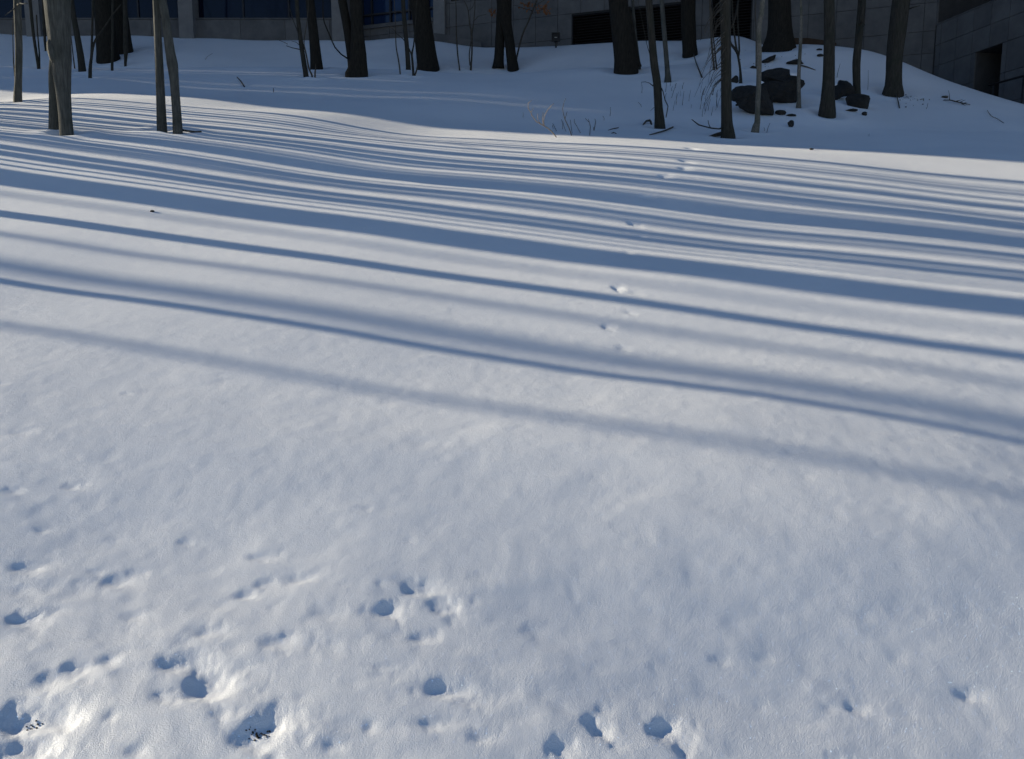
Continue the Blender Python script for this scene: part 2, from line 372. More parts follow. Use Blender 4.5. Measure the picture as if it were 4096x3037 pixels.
crop(3000, 2200, 1.974, [(700, 340, 90, 55, SH), (1190, 430, 270, 170, SH * .7), (460, 670, 70, 55, SH), (890, 830, 100, 70, SH), (640, 1230, 120, 75, MD),
    (830, 1240, 130, 85, DP), (1710, 1120, 125, 85, DP), (1300, 1290, 200, 80, SH), (690, 1640, 150, 65, MD), (1180, 1430, 130, 80, SH), (1480, 680, 90, 50, SH)])
crop(2200, 500, 1.6525, [(930, 155, 60, 18, DP), (885, 236, 58, 22, DP), (880, 287, 58, 20, DP), (755, 338, 60, 22, DP), (630, 475, 66, 26, DP), (555, 650, 66, 26, DP), (600, 735, 46, 24, DP),
    (515, 848, 52, 28, MD), (440, 1075, 60, 40, DP), (560, 1110, 60, 30, SH), (520, 1238, 60, 22, MD), (372, 1332, 62, 38, DP), (480, 1470, 66, 40, MD)])
crop(0, 1300, 1.114, [(5, 262, 32, 14, MD), (565, 308, 36, 10, MD), (1145, 583, 32, 9, MD), (670, 655, 40, 8, SH), (315, 715, 70, 16, MD), (40, 735, 70, 28, MD),
    (180, 912, 60, 22, MD), (820, 962, 60, 26, MD), (515, 950, 60, 18, SH), (1160, 1030, 90, 32, MD), (420, 1100, 70, 22, SH), (1635, 822, 32, 16, MD), (1825, 958, 40, 16, MD), (1890, 520, 130, 45, SH * .6),
    (90, 478, 70, 10, SH), (980, 225, 40, 6, SH)])
_rt = random.Random(31)
for i in range(60): TRACKS.append((_rt.uniform(0, 2300), _rt.uniform(2280, 3000), _rt.uniform(45, 120), _rt.uniform(20, 55), _rt.uniform(.05, .11)))
for i in range(30): TRACKS.append((_rt.uniform(2300, 4096), _rt.uniform(2400, 3000), _rt.uniform(40, 90), _rt.uniform(20, 45), _rt.uniform(.04, .09)))
PITS = []
for px, py, w, h, d in TRACKS:
    if 2350 < px < 2800 and py < 1450: f_ = 1.05 if py < 900 else .9; w *= f_; h *= f_; d *= .75
    c = at(px, py); k = pxsize(c); wx = w * k / 2
    a = at(px, min(py + h / 2, 3300)); b = at(px, py - h / 2)
    wy = max(abs(b.y - a.y) / 2, wx * 0.45); wy = min(wy, wx * 1.5)
    PITS.append((c.x, c.y, wx * 1.02, wy * 1.02, d * (wx * wy) ** .5 * 1.12))
    if d >= MD:
        rp = random.Random(int(px * 3 + py)); 
        for q_ in range(2):
            an = rp.uniform(0, 6.28); PITS.append((c.x + math.cos(an) * wx * .7, c.y + math.sin(an) * wy * .7, wx * rp.uniform(.35, .6), wy * rp.uniform(.35, .6), d * (wx * wy) ** .5 * rp.uniform(.2, .5)))

# ------------------------------------------------------------------ trees in view (positions read at their foot on the snow)
G_L = 'trees at the left edge of the sunlit snow'; G_B = 'big dark trees along the crest'; G_S = 'thin saplings on the slope'; G_R = 'trees on the rocky mound'
tree('forked_tree', 'thick grey tree with two feet joined into one trunk, nearest on the left', 'grey',
     [(266, 538, 47), (261, 470, 46), (254, 380, 52), (247, 290, 66), (243, 235, 76), (236, 150, 82), (227, 0, 97)], 11, group=G_L, flare=0.12, n=24, rough=0.05, branches=[[(206, 150, 20, -.02), (203, 172, 30, -.05), (206, 200, 34, -.06), (214, 232, 30, -.06), (220, 262, 18, -.03)]],
     stems=[[(220, 536, 42, 0.12), (219, 470, 42, 0.12), (216, 370, 36, 0.1), (213, 300, 34, 0.08), (222, 210, 36, 0.06), (232, 150, 40, 0.02)]])
tree('slim_tree', 'slim straight grey tree, left one of the leaning pair', 'grey', [(649, 527, 37), (644, 420, 34), (636, 240, 30), (624, 0, 25)], 9, group=G_L, flare=0.08)
tree('slim_tree', 'knobbly grey tree bulging halfway up, right one of the leaning pair', 'grey',
     [(712, 535, 35), (708, 460, 33), (698, 330, 34), (690, 255, 42), (681, 205, 37), (668, 110, 33), (650, 0, 30)], 9, group=G_L, flare=0.08)
tree('slim_tree', 'single slim tree with sunlit left edge at the far left', 'grey', [(72, 412, 29), (73, 330, 26), (75, 200, 27), (71, 60, 27), (70, 0, 27)], 8, group=G_L, flare=0.1,
     branches=[[(66, 24, 7, 0), (78, 13, 5, -.1), (92, 16, 4, -.2), (110, 14, 2, -.3)], [(62, 30, 6, 0), (45, 45, 4, -.1), (20, 62, 2, -.2)]])
tree('sapling', 'hair thin curved sapling beside the single slim tree', 'twig', [(60, 309, 4), (54, 240, 4), (51, 140, 3)], 1.6, 'sapling', G_S, limbs=0, n=6, crown=False)
tree('sapling', 'leaning sapling with a thinner twin at its foot, far left', 'brown', [(155, 278, 11), (146, 220, 11), (133, 130, 12), (124, 40, 12), (120, 0, 12)], 6, 'sapling', G_S, flare=.05, limbs=5, n=8,
     stems=[[(157, 276, 7, .05), (157, 215, 6, .05), (150, 130, 5, .05), (146, 60, 5, .05)]])
tree('sapling', 'thin dark sapling just left of the thick forked tree', 'brown', [(184, 205, 9), (179, 150, 10), (175, 60, 10), (172, 0, 10)], 6, 'sapling', G_S, flare=.05, limbs=5, n=8)
tree('slim_tree', 'slender trunk leaning left, just right of the thick forked tree', 'brown', [(329, 287, 27), (320, 210, 24), (306, 130, 22), (296, 75, 20), (285, 0, 19)], 7, group=G_L, flare=.08, limbs=6, n=12)
tree('sapling', 'hair thin sapling between the forked tree and the slender leaning trunk', 'twig', [(299, 280, 4), (292, 220, 4), (285, 150, 3)], 1.8, 'sapling', G_S, limbs=0, n=6, crown=False)
tree('sapling', 'sapling forked low into a straight and a slanting stem', 'brown', [(361, 316, 14), (362, 260, 12), (366, 215, 9), (370, 75, 8), (374, 0, 8)], 6, 'sapling', G_S, flare=.05, limbs=5, n=8,
     stems=[[(364, 250, 9, 0), (372, 190, 9, -.03), (385, 155, 8, -.06), (420, 105, 6, -.1), (450, 60, 5, -.15), (484, 18, 4, -.2)]])
tree('big_tree', 'broad dark double trunk with flat foot, leftmost of the big trees', 'dark', [(432, 246, 86), (428, 200, 80), (420, 100, 74), (411, 0, 70)], 13, group=G_B, flare=.06, n=20)
tree('big_tree', 'dark trunk half hidden behind the leftmost big tree', 'dark', [(500, 212, 62), (496, 170, 58), (484, 80, 56), (470, 0, 56)], 13, group=G_B, flare=.08, n=18)
tree('sapling', 'straight thin sapling in front of the leftmost big tree', 'brown', [(449, 285, 10), (449, 230, 10), (450, 120, 9), (450, 0, 9)], 6, 'sapling', G_S, flare=.05, limbs=5, n=8)
tree('sapling', 'sapling with a notched foot in front of the half hidden trunk', 'brown', [(502, 264, 10), (503, 235, 12), (503, 190, 19), (502, 100, 18), (500, 0, 17)], 6, 'sapling', G_S, flare=0, limbs=5, n=8)
tree('slim_tree', 'slim dark tree leaning left with bare side twigs, left of the signless dark trunk', 'brown', [(1225, 314, 20), (1215, 245, 19), (1204, 170, 18), (1193, 80, 16), (1187, 0, 15)], 8, group=G_B, flare=.05, n=10,
     branches=[[(1202, 199, 4, 0), (1170, 192, 3, -.05), (1146, 184, 3, -.1), (1150, 176, 2.5, -.1), (1128, 166, 2, -.15), (1100, 156, 1.2, -.2)],
               [(1200, 182, 3, 0), (1185, 170, 2, -.1), (1166, 164, 1.2, -.15)], [(1190, 125, 4, 0), (1180, 100, 3, -.1), (1172, 80, 3, -.2), (1155, 20, 2, -.3)]])
tree('sapling', 'dark wiry sapling standing right at the foot of the slim dark tree', 'twig', [(1250, 315, 7), (1236, 275, 7), (1224, 215, 6), (1216, 170, 4), (1226, 100, 3)], 2.2, 'sapling', G_S, flare=0, limbs=0, n=6, crown=False)
tree('stump', 'short dark stub poking up below the straight dark trunk', 'twig', [(1260, 316, 7), (1260, 296, 6), (1262, 276, 5)], 0.22, 'stump', None, flare=.1, limbs=0, n=7, crown=False)
tree('big_tree', 'straight dark trunk with flat foot beside the slim dark tree', 'dark', [(1267, 277, 49), (1262, 210, 43), (1251, 100, 37), (1240, 0, 33)], 12, group=G_B, flare=.05, n=16)
tree('big_tree', 'big dark tree with flared foot splitting into two stems', 'dark', [(1428, 306, 66), (1432, 290, 64), (1432, 215, 62), (1428, 120, 50), (1422, 0, 46)], 13, group=G_B, flare=.3, n=20,
     stems=[[(1412, 285, 38, .05), (1407, 230, 38, .05), (1390, 120, 35, .05), (1368, 0, 35, .05)]],
     branches=[[(1392, 236, 7, -.05), (1365, 218, 6, -.1), (1340, 190, 6, -.15), (1318, 140, 6, -.2), (1297, 90, 5, -.25), (1292, 60, 5, -.3), (1292, 0, 4, -.3)]])
tree('sapling', 'thin crooked sapling right of the two stemmed tree', 'twig', [(1601, 301, 6), (1594, 240, 6), (1585, 190, 5), (1582, 120, 4), (1580, 50, 3)], 2.4, 'sapling', G_S, flare=0, limbs=0, n=6, crown=False,
     branches=[[(1585, 130, 2.5, 0), (1565, 112, 2, -.05), (1545, 100, 1.5, -.1)]])
tree('slim_tree', 'slim dark trunk close left of the widest crest tree', 'brown', [(1634, 283, 20), (1628, 190, 18), (1618, 90, 17), (1612, 0, 16)], 8, group=G_B, flare=.05, n=10)
tree('sapling', 'small forked sapling in front of the widest crest tree', 'brown', [(1654, 307, 10), (1650, 250, 9), (1648, 215, 8), (1655, 180, 6), (1660, 120, 4)], 2, 'sapling', G_S, flare=0, limbs=0, n=7, crown=False,
     stems=[[(1648, 225, 6, 0), (1637, 197, 5, .03), (1615, 160, 3, .06), (1580, 130, 2, .1)]])
tree('stump', 'slanting broken stub at the foot of the small forked sapling', 'twig', [(1659, 306, 7), (1664, 290, 7), (1668, 275, 6)], 0.2, 'stump', None, flare=0, limbs=0, n=7, crown=False)
tree('big_tree', 'widest dark tree on the crest with slanting right side', 'dark', [(1712, 283, 82), (1706, 230, 80), (1693, 120, 76), (1677, 0, 78)], 13, group=G_B, flare=.10, n=20)
tree('sapling', 'straight thin sapling right of the widest crest tree', 'twig', [(1838, 282, 6), (1832, 230, 6), (1826, 150, 6), (1824, 30, 4)], 3.0, 'sapling', G_S, flare=.1, limbs=0, n=6, crown=False)
tree('sapling', 'Y shaped sapling left of the split legged tree', 'twig', [(1883, 281, 8), (1887, 220, 7), (1887, 140, 7), (1878, 95, 5), (1872, 40, 4), (1855, 0, 3)], 3.4, 'sapling', G_S, flare=.1, limbs=3, n=6,
     stems=[[(1887, 140, 5, 0), (1894, 95, 4, .03), (1899, 40, 4, .05), (1900, 0, 3, .06)], [(1880, 262, 5, 0), (1877, 220, 5, .02), (1884, 165, 4, .02)]],
     branches=[[(1899, 82, 3, .04), (1912, 66, 2.5, -.05), (1945, 58, 1.5, -.1)], [(1873, 44, 3, 0), (1890, 30, 2.5, 0), (1900, 5, 2, 0)]])
tree('big_tree', 'dark tree standing on two legs like a tuning fork, mid crest', 'dark', [(2053, 282, 44), (2046, 230, 41), (2036, 150, 38), (2026, 100, 42), (2018, 50, 56), (2016, 0, 62)], 12, group=G_B, flare=.07, n=16,
     stems=[[(1994, 274, 43, .1), (1997, 220, 39, .1), (2001, 130, 36, .08), (2006, 40, 38, .05), (2010, -60, 38, .03)]])
wsap = tree('sapling', 'slanting sapling with withered brown oak leaves beside the split legged tree', 'twig', [(2066, 250, 6), (2069, 222, 7), (2090, 140, 7), (2112, 90, 6), (2126, 55, 6), (2148, 0, 5)], 3.2, 'sapling', G_S, flare=0, limbs=5, n=7,
     branches=[[(2140, 22, 3, 0), (2158, 12, 2.5, -.1), (2180, 0, 2, -.2)], [(2130, 44, 3, 0), (2100, 36, 2, -.15), (2070, 24, 1.5, -.3), (2052, 22, 1, -.4)], [(2126, 55, 3, 0), (2150, 50, 2, .1), (2200, 46, 1.2, .2)]])
tree('big_tree', 'big dark tree with a speck of snow on its bark, before the louvre', 'dark', [(2502, 292, 84), (2500, 240, 82), (2486, 130, 78), (2471, 0, 77)], 13, group=G_B, flare=.18, n=20,
     stems=[[(2538, 272, 48, .14), (2531, 220, 44, .12), (2520, 130, 40, .1), (2505, 30, 34, .02)]])
tree('slim_tree', 'thin grey trunk rubbing against the snow specked tree', 'grey', [(2558, 278, 11), (2551, 220, 11), (2540, 120, 11), (2530, 0, 11)], 7, group=G_R, flare=.05, limbs=5, n=8)
tree('slim_tree', 'grey tree with swollen foot nearest the fallen sticks, left of the mound', 'brown', [(2639, 515, 40), (2634, 430, 32), (2628, 330, 31), (2616, 250, 31), (2607, 150, 29), (2595, 0, 28)], 9, group=G_R, flare=.12, n=14,
     branches=[[(2612, 344, 5, 0), (2598, 333, 3, -.05), (2582, 328, 2.5, -.1), (2566, 329, 2, -.15)], [(2645, 352, 5, 0), (2652, 366, 4, -.1), (2660, 400, 4, -.15), (2672, 425, 4, -.2), (2668, 450, 4, -.2), (2664, 470, 4, -.2)],
               [(2598, 215, 3, 0), (2588, 180, 2.5, -.1), (2570, 90, 2, -.2), (2552, 0, 2, -.3)], [(2616, 430, 2, 0), (2608, 438, 1.5, -.1), (2602, 444, 1, -.1)]])
tree('slim_tree', 'smooth grey tree with a spread foot before the louvre', 'grey', [(2672, 328, 22), (2667, 250, 20), (2656, 120, 19), (2646, 0, 16)], 8, group=G_R, flare=.25, flare_h=.06, n=10)
tree('big_tree', 'dark trunk at the right end of the louvre', 'dark', [(2759, 225, 58), (2757, 180, 55), (2753, 90, 57), (2752, 0, 58)], 12, group=G_B, flare=.08, n=16)
tree('slim_tree', 'furrowed trunk with roots showing, nearest tree on the right', 'brown', [(2911, 553, 48), (2908, 500, 44), (2906, 400, 41), (2905, 254, 39), (2903, 120, 40), (2901, 0, 44)], 10, group=G_R, flare=.25, flare_h=.08, n=18, rough=.06,
     branches=[[(2890, 512, 7, 0), (2876, 516, 6, -.1), (2845, 513, 6, -.2), (2820, 507, 5, -.25), (2795, 500, 5, -.3), (2778, 487, 4, -.35), (2767, 478, 3, -.4)],
               [(2842, 512, 4, -.2), (2836, 500, 3, -.22), (2832, 482, 2.5, -.25)], [(2926, 110, 10, 0), (2935, 85, 9, .05), (2945, 50, 8, .1), (2953, 0, 7, .15)]])
tree('sapling', 'crooked reddish sapling growing over the boulder', 'brown', [(2962, 334, 11), (2960, 275, 9), (2951, 220, 9), (2945, 190, 8), (2938, 140, 7), (2930, 60, 6), (2928, 0, 6)], 5, 'sapling', G_S, flare=.3, flare_h=.05, limbs=4, n=8,
     stems=[[(2953, 232, 7, 0), (2957, 205, 7, .05), (2955, 150, 6, .08), (2950, 60, 6, .1), (2953, 0, 5, .1)], [(2950, 215, 9, 0), (2940, 196, 10, -.05), (2925, 178, 9, -.1), (2918, 160, 8, -.1)]])
tree('sapling', 'twin thin saplings just left of the furrowed trunk', 'twig', [(2856, 281, 9), (2850, 210, 8), (2845, 140, 8), (2840, 0, 8)], 5, 'sapling', G_S, flare=.1, limbs=4, n=7,
     stems=[[(2867, 279, 6, .05), (2860, 215, 6, .05), (2852, 130, 5, .08), (2846, 30, 4, .1)]])
tree('slim_tree', 'pale bent tree with kinked foot in front of the boulder', 'pale', [(3020, 531, 31), (3029, 490, 22), (3030, 440, 19), (3035, 327, 19), (3036, 220, 21), (3036, 110, 20), (3045, 55, 19), (3051, 0, 18)], 9, group=G_R, flare=.08, n=14)
tree('sapling', 'dark thin stem hidden behind the pale bent tree', 'twig', [(3024, 275, 6), (3025, 210, 6), (3025, 140, 5)], 1.4, 'sapling', G_S, flare=0, limbs=0, n=6, crown=False)
tree('big_tree', 'huge dark tree with wide flared roots on top of the mound', 'dark', [(3118, 200, 92), (3120, 160, 92), (3120, 109, 88), (3117, 0, 87)], 14, group=G_R, flare=.42, flare_h=.17, n=24, rough=.06)
tree('slim_tree', 'thin pale trunk right of the boulders', 'pale', [(3195, 432, 16), (3196, 390, 15), (3196, 290, 14), (3203, 160, 13), (3205, 80, 11), (3203, 0, 9)], 7, group=G_R, flare=.25, flare_h=.04, n=10, limbs=5)
tree('slim_tree', 'stout brown trunk with a burl, right of the thin pale trunk', 'brown', [(3306, 463, 60), (3310, 400, 52), (3314, 320, 46), (3316, 218, 43), (3317, 100, 41), (3316, 0, 40)], 11, group=G_R, flare=.12, n=18, rough=.05)
tree('slim_tree', 'gnarled tree with dark knots rising from a rock', 'brown', [(3428, 408, 30), (3427, 340, 28), (3426, 250, 30), (3434, 170, 28), (3440, 100, 29), (3448, 0, 30)], 9, group=G_R, flare=.05, n=14, rough=.1,
     branches=[[(3444, 96, 12, -.08), (3450, 40, 14, -.1), (3453, 0, 12, -.1)], [(3436, 140, 12, -.1), (3446, 110, 16, -.12), (3456, 96, 10, -.12)]])
tree('slim_tree', 'rightmost thick trunk standing on the falling slope', 'brown', [(3569, 380, 66), (3573, 340, 60), (3576, 280, 60), (3579, 218, 62), (3590, 120, 66), (3605, 0, 66)], 11, group=G_R, flare=.25, flare_h=.1, n=20, rough=.06,
     branches=[[(3634, 38, 6, 0), (3652, 30, 4, -.05), (3680, 23, 2, -.1)]])

# withered leaves on the slanting sapling
rng = random.Random(4); mb = MB(); wy = wsap.location.y
for cx, cy, sx, sy, cnt in ((2108, 22, 26, 11, 34), (2165, 35, 30, 14, 42), (1972, 48, 18, 14, 20), (2190, 52, 14, 8, 14)):
    for i in range(cnt):
        p = at_depth(rng.gauss(cx, sx * .6), rng.gauss(cy, sy * .6), wy + rng.uniform(-.3, .3)); s = rng.uniform(.03, .055)
        u = Vector((rng.uniform(-1, 1), rng.uniform(-1, 1), rng.uniform(-1, 1))).normalized(); v = u.orthogonal().normalized(); w = u.cross(v)
        mb.add([p - u * s, p + v * s * .5 + w * s * .2, p + u * s, p - v * s * .5 + w * s * .15, p + w * s * -.1], [(0, 1, 4), (1, 2, 4), (2, 3, 4), (3, 0, 4)])
lv = mb.build('dead_leaves', 'leaf', wsap, False); lv['kind'] = 'stuff'

# ------------------------------------------------------------------ trees standing left of the picture: their shadows stripe the snow
nrm = Vector((math.cos(R(SUN_AZ)), math.sin(R(SUN_AZ)), 0)); sdir = Vector((-math.sin(R(SUN_AZ)), math.cos(R(SUN_AZ)), 0))
def shade_tree(y1, y2, D, H=11, x=0, bark='brown', limbs=8, grow=1.0):
    a = at(x, y1); b = at(x, y2); c = (a + b) / 2
    w = abs((a - b).dot(nrm)) * grow
    pos = c + sdir * D
    rng = random.Random(int(y1 * 10 + D)); z0 = float(ground(pos.x, pos.y)); pos.z = z0
    root = empty('shadow_casting_tree', pos, 'unseen bare tree left of the frame that stripes or dims the snow', 'tree', 'trees left of the frame')
    r = max(w / 2, 0.012)
    pts = [pos - Vector((0, 0, .3)), pos.copy()]; rad = [r * 1.1, r * 1.05]; q = pos.copy(); ups = []
    for i in range(9):
        q = q + Vector((rng.uniform(-.004, .004) * H, rng.uniform(-.004, .004) * H, H / 9)); pts.append(q.copy()); rad.append(r * (1 - 0.75 * ((i + 1) / 9) ** 1.3)); ups.append((q.copy(), rad[-1]))
    P, RR = resample(pts, rad, .4); mb = MB(); tube(mb, P, RR, 10, .04, rng.uniform(0, 6), .3, .15, z0); mb.build('trunk', bark, root)
    TREE_SPOTS.append((pos.x, pos.y, r))
    mb = MB()
    for i in range(limbs):
        j = rng.randint(6, 8); p, rr = ups[j]; p = p.lerp(ups[j - 1][0], rng.random()); an = rng.uniform(0, 6.28)
        limb(mb, p, Vector((math.cos(an), math.sin(an), rng.uniform(.3, 1))), H * rng.uniform(.12, .25), max(rr * .45, .006), rng, 4, 3)
    if mb.v: mb.build('crown', bark, root)
def cy_(c): return 400 + c / 1.591
for c1, c2, mg, H in ((160, 173, 1.2, 9), (205, 211, .8, 8), (235, 243, 1.6, 9), (263, 286, 1, 12), (300, 319, 1.4, 12), (335, 350, 1.1, 10), (365, 380, 1.6, 11), (394, 404, 3, 9), (420, 460, 5, 13), (509, 531, 1.5, 12),
                      (555, 576, 8, 12), (592, 620, 2, 12), (632, 662, 2.6, 12), (742, 850, 3, 15), (903, 928, 12, 12), (1018, 1066, 2, 13), (1118, 1134, 14, 11), (1165, 1196, 8, 12), (1330, 1425, 14, 15), (1472, 1516, 3, 13)):
    a = at(1400, cy_((c1 + c2) / 2)); t = (a.x + .67 * a.y) / (math.sin(R(SUN_AZ)) - .67 * math.cos(R(SUN_AZ)))     # distance to the left edge of the picture
    shade_tree(cy_(c1), cy_(c2), t + mg, H, x=1400)
for c1, c2, mg in ((180, 183, .6), (190, 193, .8), (222, 225, .7), (247, 250, .6), (291, 294, .8), (325, 327, .7), (356, 359, .9), (386, 389, .8), (408, 411, .9), (478, 484, 1.2), (497, 500, 1), (545, 550, 1.6), (684, 692, 1.5), (712, 718, 1.2)):
    a = at(1400, cy_((c1 + c2) / 2)); t = (a.x + .67 * a.y) / (math.sin(R(SUN_AZ)) - .67 * math.cos(R(SUN_AZ)))
    shade_tree(cy_(c1), cy_(c2), t + mg, 7, x=1400, limbs=3)
shade_tree(1325, 1352, 10, 15, x=200)
for y_, D_, n_ in ((2330, 58, 46), (2480, 64, 60), (2640, 55, 50), (2800, 66, 56), (2120, 70, 26), (1560, 62, 22)):      # unseen far trees added so their bare crowns dim the near snow
    shade_tree(y_, y_ + 60, D_, 18, x=2000, limbs=n_)
rs = random.Random(23)
for i in range(5):
    c1 = rs.uniform(150, 560) if i < 1 else rs.uniform(560, 1000); a = at(1400, cy_(c1)); t = (a.x + .67 * a.y) / (math.sin(R(SUN_AZ)) - .67 * math.cos(R(SUN_AZ)))
    shade_tree(cy_(c1), cy_(c1 + rs.uniform(4, 11) * (1 + c1 / 700)), t + rs.uniform(1, 7), rs.uniform(6, 10), x=1400, limbs=4)

# ------------------------------------------------------------------ the snow-covered ground
def snow_detail(x, y, z):
    near = np.clip((3.6 - y) / 2.2, 0, 1)
    ns = fbm(x / 0.62, y / 0.30, 21, 3, .5) * (0.0009 + 0.0062 * near ** 1.5)
    ns = ns + fbm(x / 0.15, y / 0.10, 33, 2, .5) * (0.00025 + 0.0021 * near)
    ns = ns + vnoise(x / 0.035, y / 0.03, 44) * (0.0003 + 0.0006 * near)
    z = z + ns
    for i, (cx, cy, wx, wy, dep) in enumerate(PITS):
        e = max(wx, wy) * 3.2
        m = (np.abs(x - cx) < e) & (np.abs(y - cy) < e)
        if not m.any(): continue
        X = x[m]; Y = y[m]
        wob = 1 + 0.5 * vnoise(X / (wx * .8) + i * 3.1, Y / (wx * .8) + i, 60) + .10 * vnoise(X / (wx * .3), Y / (wx * .3), 61)
        q = np.maximum((((X - cx) / wx) ** 2 + ((Y - cy) / wy) ** 2) * wob, 0)
        t_ = ((X - cx) * sdir.x + (Y - cy) * sdir.y) / wx
        q = q / (1 + .9 * np.clip(-t_, 0, 1.6))      # the wall facing the sun is shaped flatter so it catches less light
        pit = -dep * np.exp(-(q ** 1.15) * 0.9)
        rim = dep * 0.04 * np.exp(-((np.sqrt(q) - 1.45) / 0.35) ** 2)
        crumb = 0.11 * dep * np.exp(-q * .6) * vnoise(X / (wx * .22) + 9, Y / (wx * .22), 71)
        z[m] = z[m] + pit + rim + crumb
    for tx, ty, tr in TREE_SPOTS:
        e = tr * 3 + .25
        m = (np.abs(x - tx) < e) & (np.abs(y - ty) < e)
        if m.any():
            d = np.hypot(x[m] - tx, y[m] - ty)
            z[m] = z[m] - 0.035 * np.exp(-((d / (tr * 1.35 + .04)) ** 2)) + .012 * np.exp(-(((d - tr * 2 - .08) / .08) ** 2))
    return z
def build_snow():
    r = [0.0, .2, .4, .6, .8, 1.0, 1.1, 1.2]
    v = 1.28
    while v < 4.0: r.append(v); v += 0.0068
    while v < 27: r.append(v); v *= 1.0034
    while v < 600: r.append(v); v *= 1.09
    r = np.array(r[1:])
    th = np.concatenate([np.arange(-180, -54, 2.0), np.arange(-54, 54, 0.15), np.arange(54, 180, 2.0)]); th = np.radians(th)
    T, RR = np.meshgrid(th, r); x = RR * np.sin(T); y = RR * np.cos(T)
    sh = x.shape; x = x.ravel(); y = y.ravel()
    z = snow_detail(x, y, ground(x, y))
    far = np.hypot(x, y) > 75
    z[far] = np.minimum(z[far], 6)
    n, k = sh; idx = np.arange(n * k).reshape(n, k); nx = np.roll(idx, -1, axis=1)
    quads = np.stack([idx[:-1], nx[:-1], nx[1:], idx[1:]], axis=-1).reshape(-1, 4)[:, ::-1]
    me = bpy.data.meshes.new('snow_ground'); nv = n * k
    c0 = nv; tri = np.stack([np.full(k, c0), nx[0], idx[0]], axis=-1)
    co = np.column_stack([x, y, z]); co = np.vstack([co, [[0, 0, float(ground(0, 0))]]])
    me.vertices.add(nv + 1); me.vertices.foreach_set('co', co.astype(np.float32).ravel())
    loops = np.concatenate([quads.ravel(), tri.ravel()]); me.loops.add(len(loops)); me.loops.foreach_set('vertex_index', loops.astype(np.int32))
    starts = np.concatenate([np.arange(len(quads)) * 4, len(quads) * 4 + np.arange(k) * 3]); me.polygons.add(len(starts))
    me.polygons.foreach_set('loop_start', starts.astype(np.int32))
    me.update(calc_edges=True); me.validate()
    me.polygons.foreach_set('use_smooth', np.ones(len(me.polygons), dtype=bool))
    me.materials.append(M['snow']); o = bpy.data.objects.new('snow_ground', me); COL.objects.link(o)
    tag(o, 'snow covered slope with animal tracks and long tree shadows', kind='structure')
    return o
build_snow()

# ------------------------------------------------------------------ the building
class Wall:
    def __init__(s, p, u): s.p = Vector((p[0], p[1], 0)); s.u = Vector((u[0], u[1], 0)).normalized(); s.n = Vector((s.u.y, -s.u.x, 0))   # n points out of the wall
    def box(s, mb, u0, u1, z0, z1, d0, d1):
        vs = [s.p + s.u * a + s.n * d + Vector((0, 0, z)) for z in (z0, z1) for d in (d0, d1) for a in (u0, u1)]
        mb.add(vs, [(0, 1, 3, 2), (4, 6, 7, 5), (0, 4, 5, 1), (2, 3, 7, 6), (0, 2, 6, 4), (1, 5, 7, 3)])
    def part(s, name, mat, parent, u0, u1, z0, z1, d0, d1):
        mb = MB(); s.box(mb, u0, u1, z0, z1, d0, d1); return mb.build(name, mat, parent, False)
    def hit(s, px, py):
        dx, dy, dz = ray(px, py); d = Vector((dx, dy, 0)); den = d.dot(s.n); t = s.p.dot(s.n) / den
        q = d * t; return (q - s.p).dot(s.u), CAM_Z + dz * t
rngp = random.Random(12)
def panels(w, parent, u0, u1, z0, zs, du, holes=(), off=0.0, gap=.009):
    "cladding panels with recessed joints; holes are (u0,u1,z0,z1)"
    a = u0 + off
    cols = [u0]; 
    while a < u1 - .05:
        if a > u0 + .05: cols.append(a)
        a += du
    cols.append(u1)
    for i in range(len(cols) - 1):
        for j in range(len(zs) - 1):
            A, B, C, D_ = cols[i] + gap / 2, cols[i + 1] - gap / 2, zs[j] + gap / 2, zs[j + 1] - gap / 2
            rects = [(A, B, C, D_)]
            for h in holes:
                nr = []
                for (p, q, r, s) in rects:
                    if h[0] >= q or h[1] <= p or h[2] >= s or h[3] <= r: nr.append((p, q, r, s)); continue
                    if p < h[0]: nr.append((p, h[0], r, s))
                    if q > h[1]: nr.append((h[1], q, r, s))
                    m0, m1 = max(p, h[0]), min(q, h[1])
                    if r < h[2]: nr.append((m0, m1, r, h[2]))
                    if s > h[3]: nr.append((m0, m1, h[3], s))
                rects = nr
            for (p, q, r, s) in rects:
                if q - p > .02 and s - r > .02:
                    w.part('concrete_panel', rngp.choice(['concrete', 'concrete', 'concrete2']), parent, p, q, r, s, 0, .03 + rngp.uniform(0, .002))
bld = empty('office_building', (2, 20, 6.5), 'low grey concrete building with dark glass and louvres above the slope', 'building')
TOP = 19.0
# middle wall with windows and louvres
W2 = Wall((1.48, 20.0), (0.94, -0.34))
uR = 7.76
lo = []
u_a = W2.hit(2287, 150)[0]; zt = W2.hit(2287, 57)[1]; u_b = W2.hit(2781, 100)[0]
u_c = W2.hit(2843, 100)[0]; u_d = W2.hit(3008, 100)[0]
u_w0 = W2.hit(1444, 60)[0]; u_w1 = W2.hit(1738, 60)[0]
zs0 = W2.hit(1600, 90)[1]      # window sill
holes = [(u_a, u_b, 4.0, zt), (u_c, u_d, 4.0, zt + 1.4), (u_w0, u_w1, zs0, 12.0), (W2.hit(1805, 5)[0], W2.hit(1925, 5)[0], W2.hit(1805, 8)[1], 11.5)]
zrows = [4.0, 5.4, 6.0] + [zt - .56 * k for k in (2, 1)] + [zt + .56 * k for k in range(0, 5)]
zrows = sorted(set(round(z, 3) for z in zrows if z > 0))
core = MB()
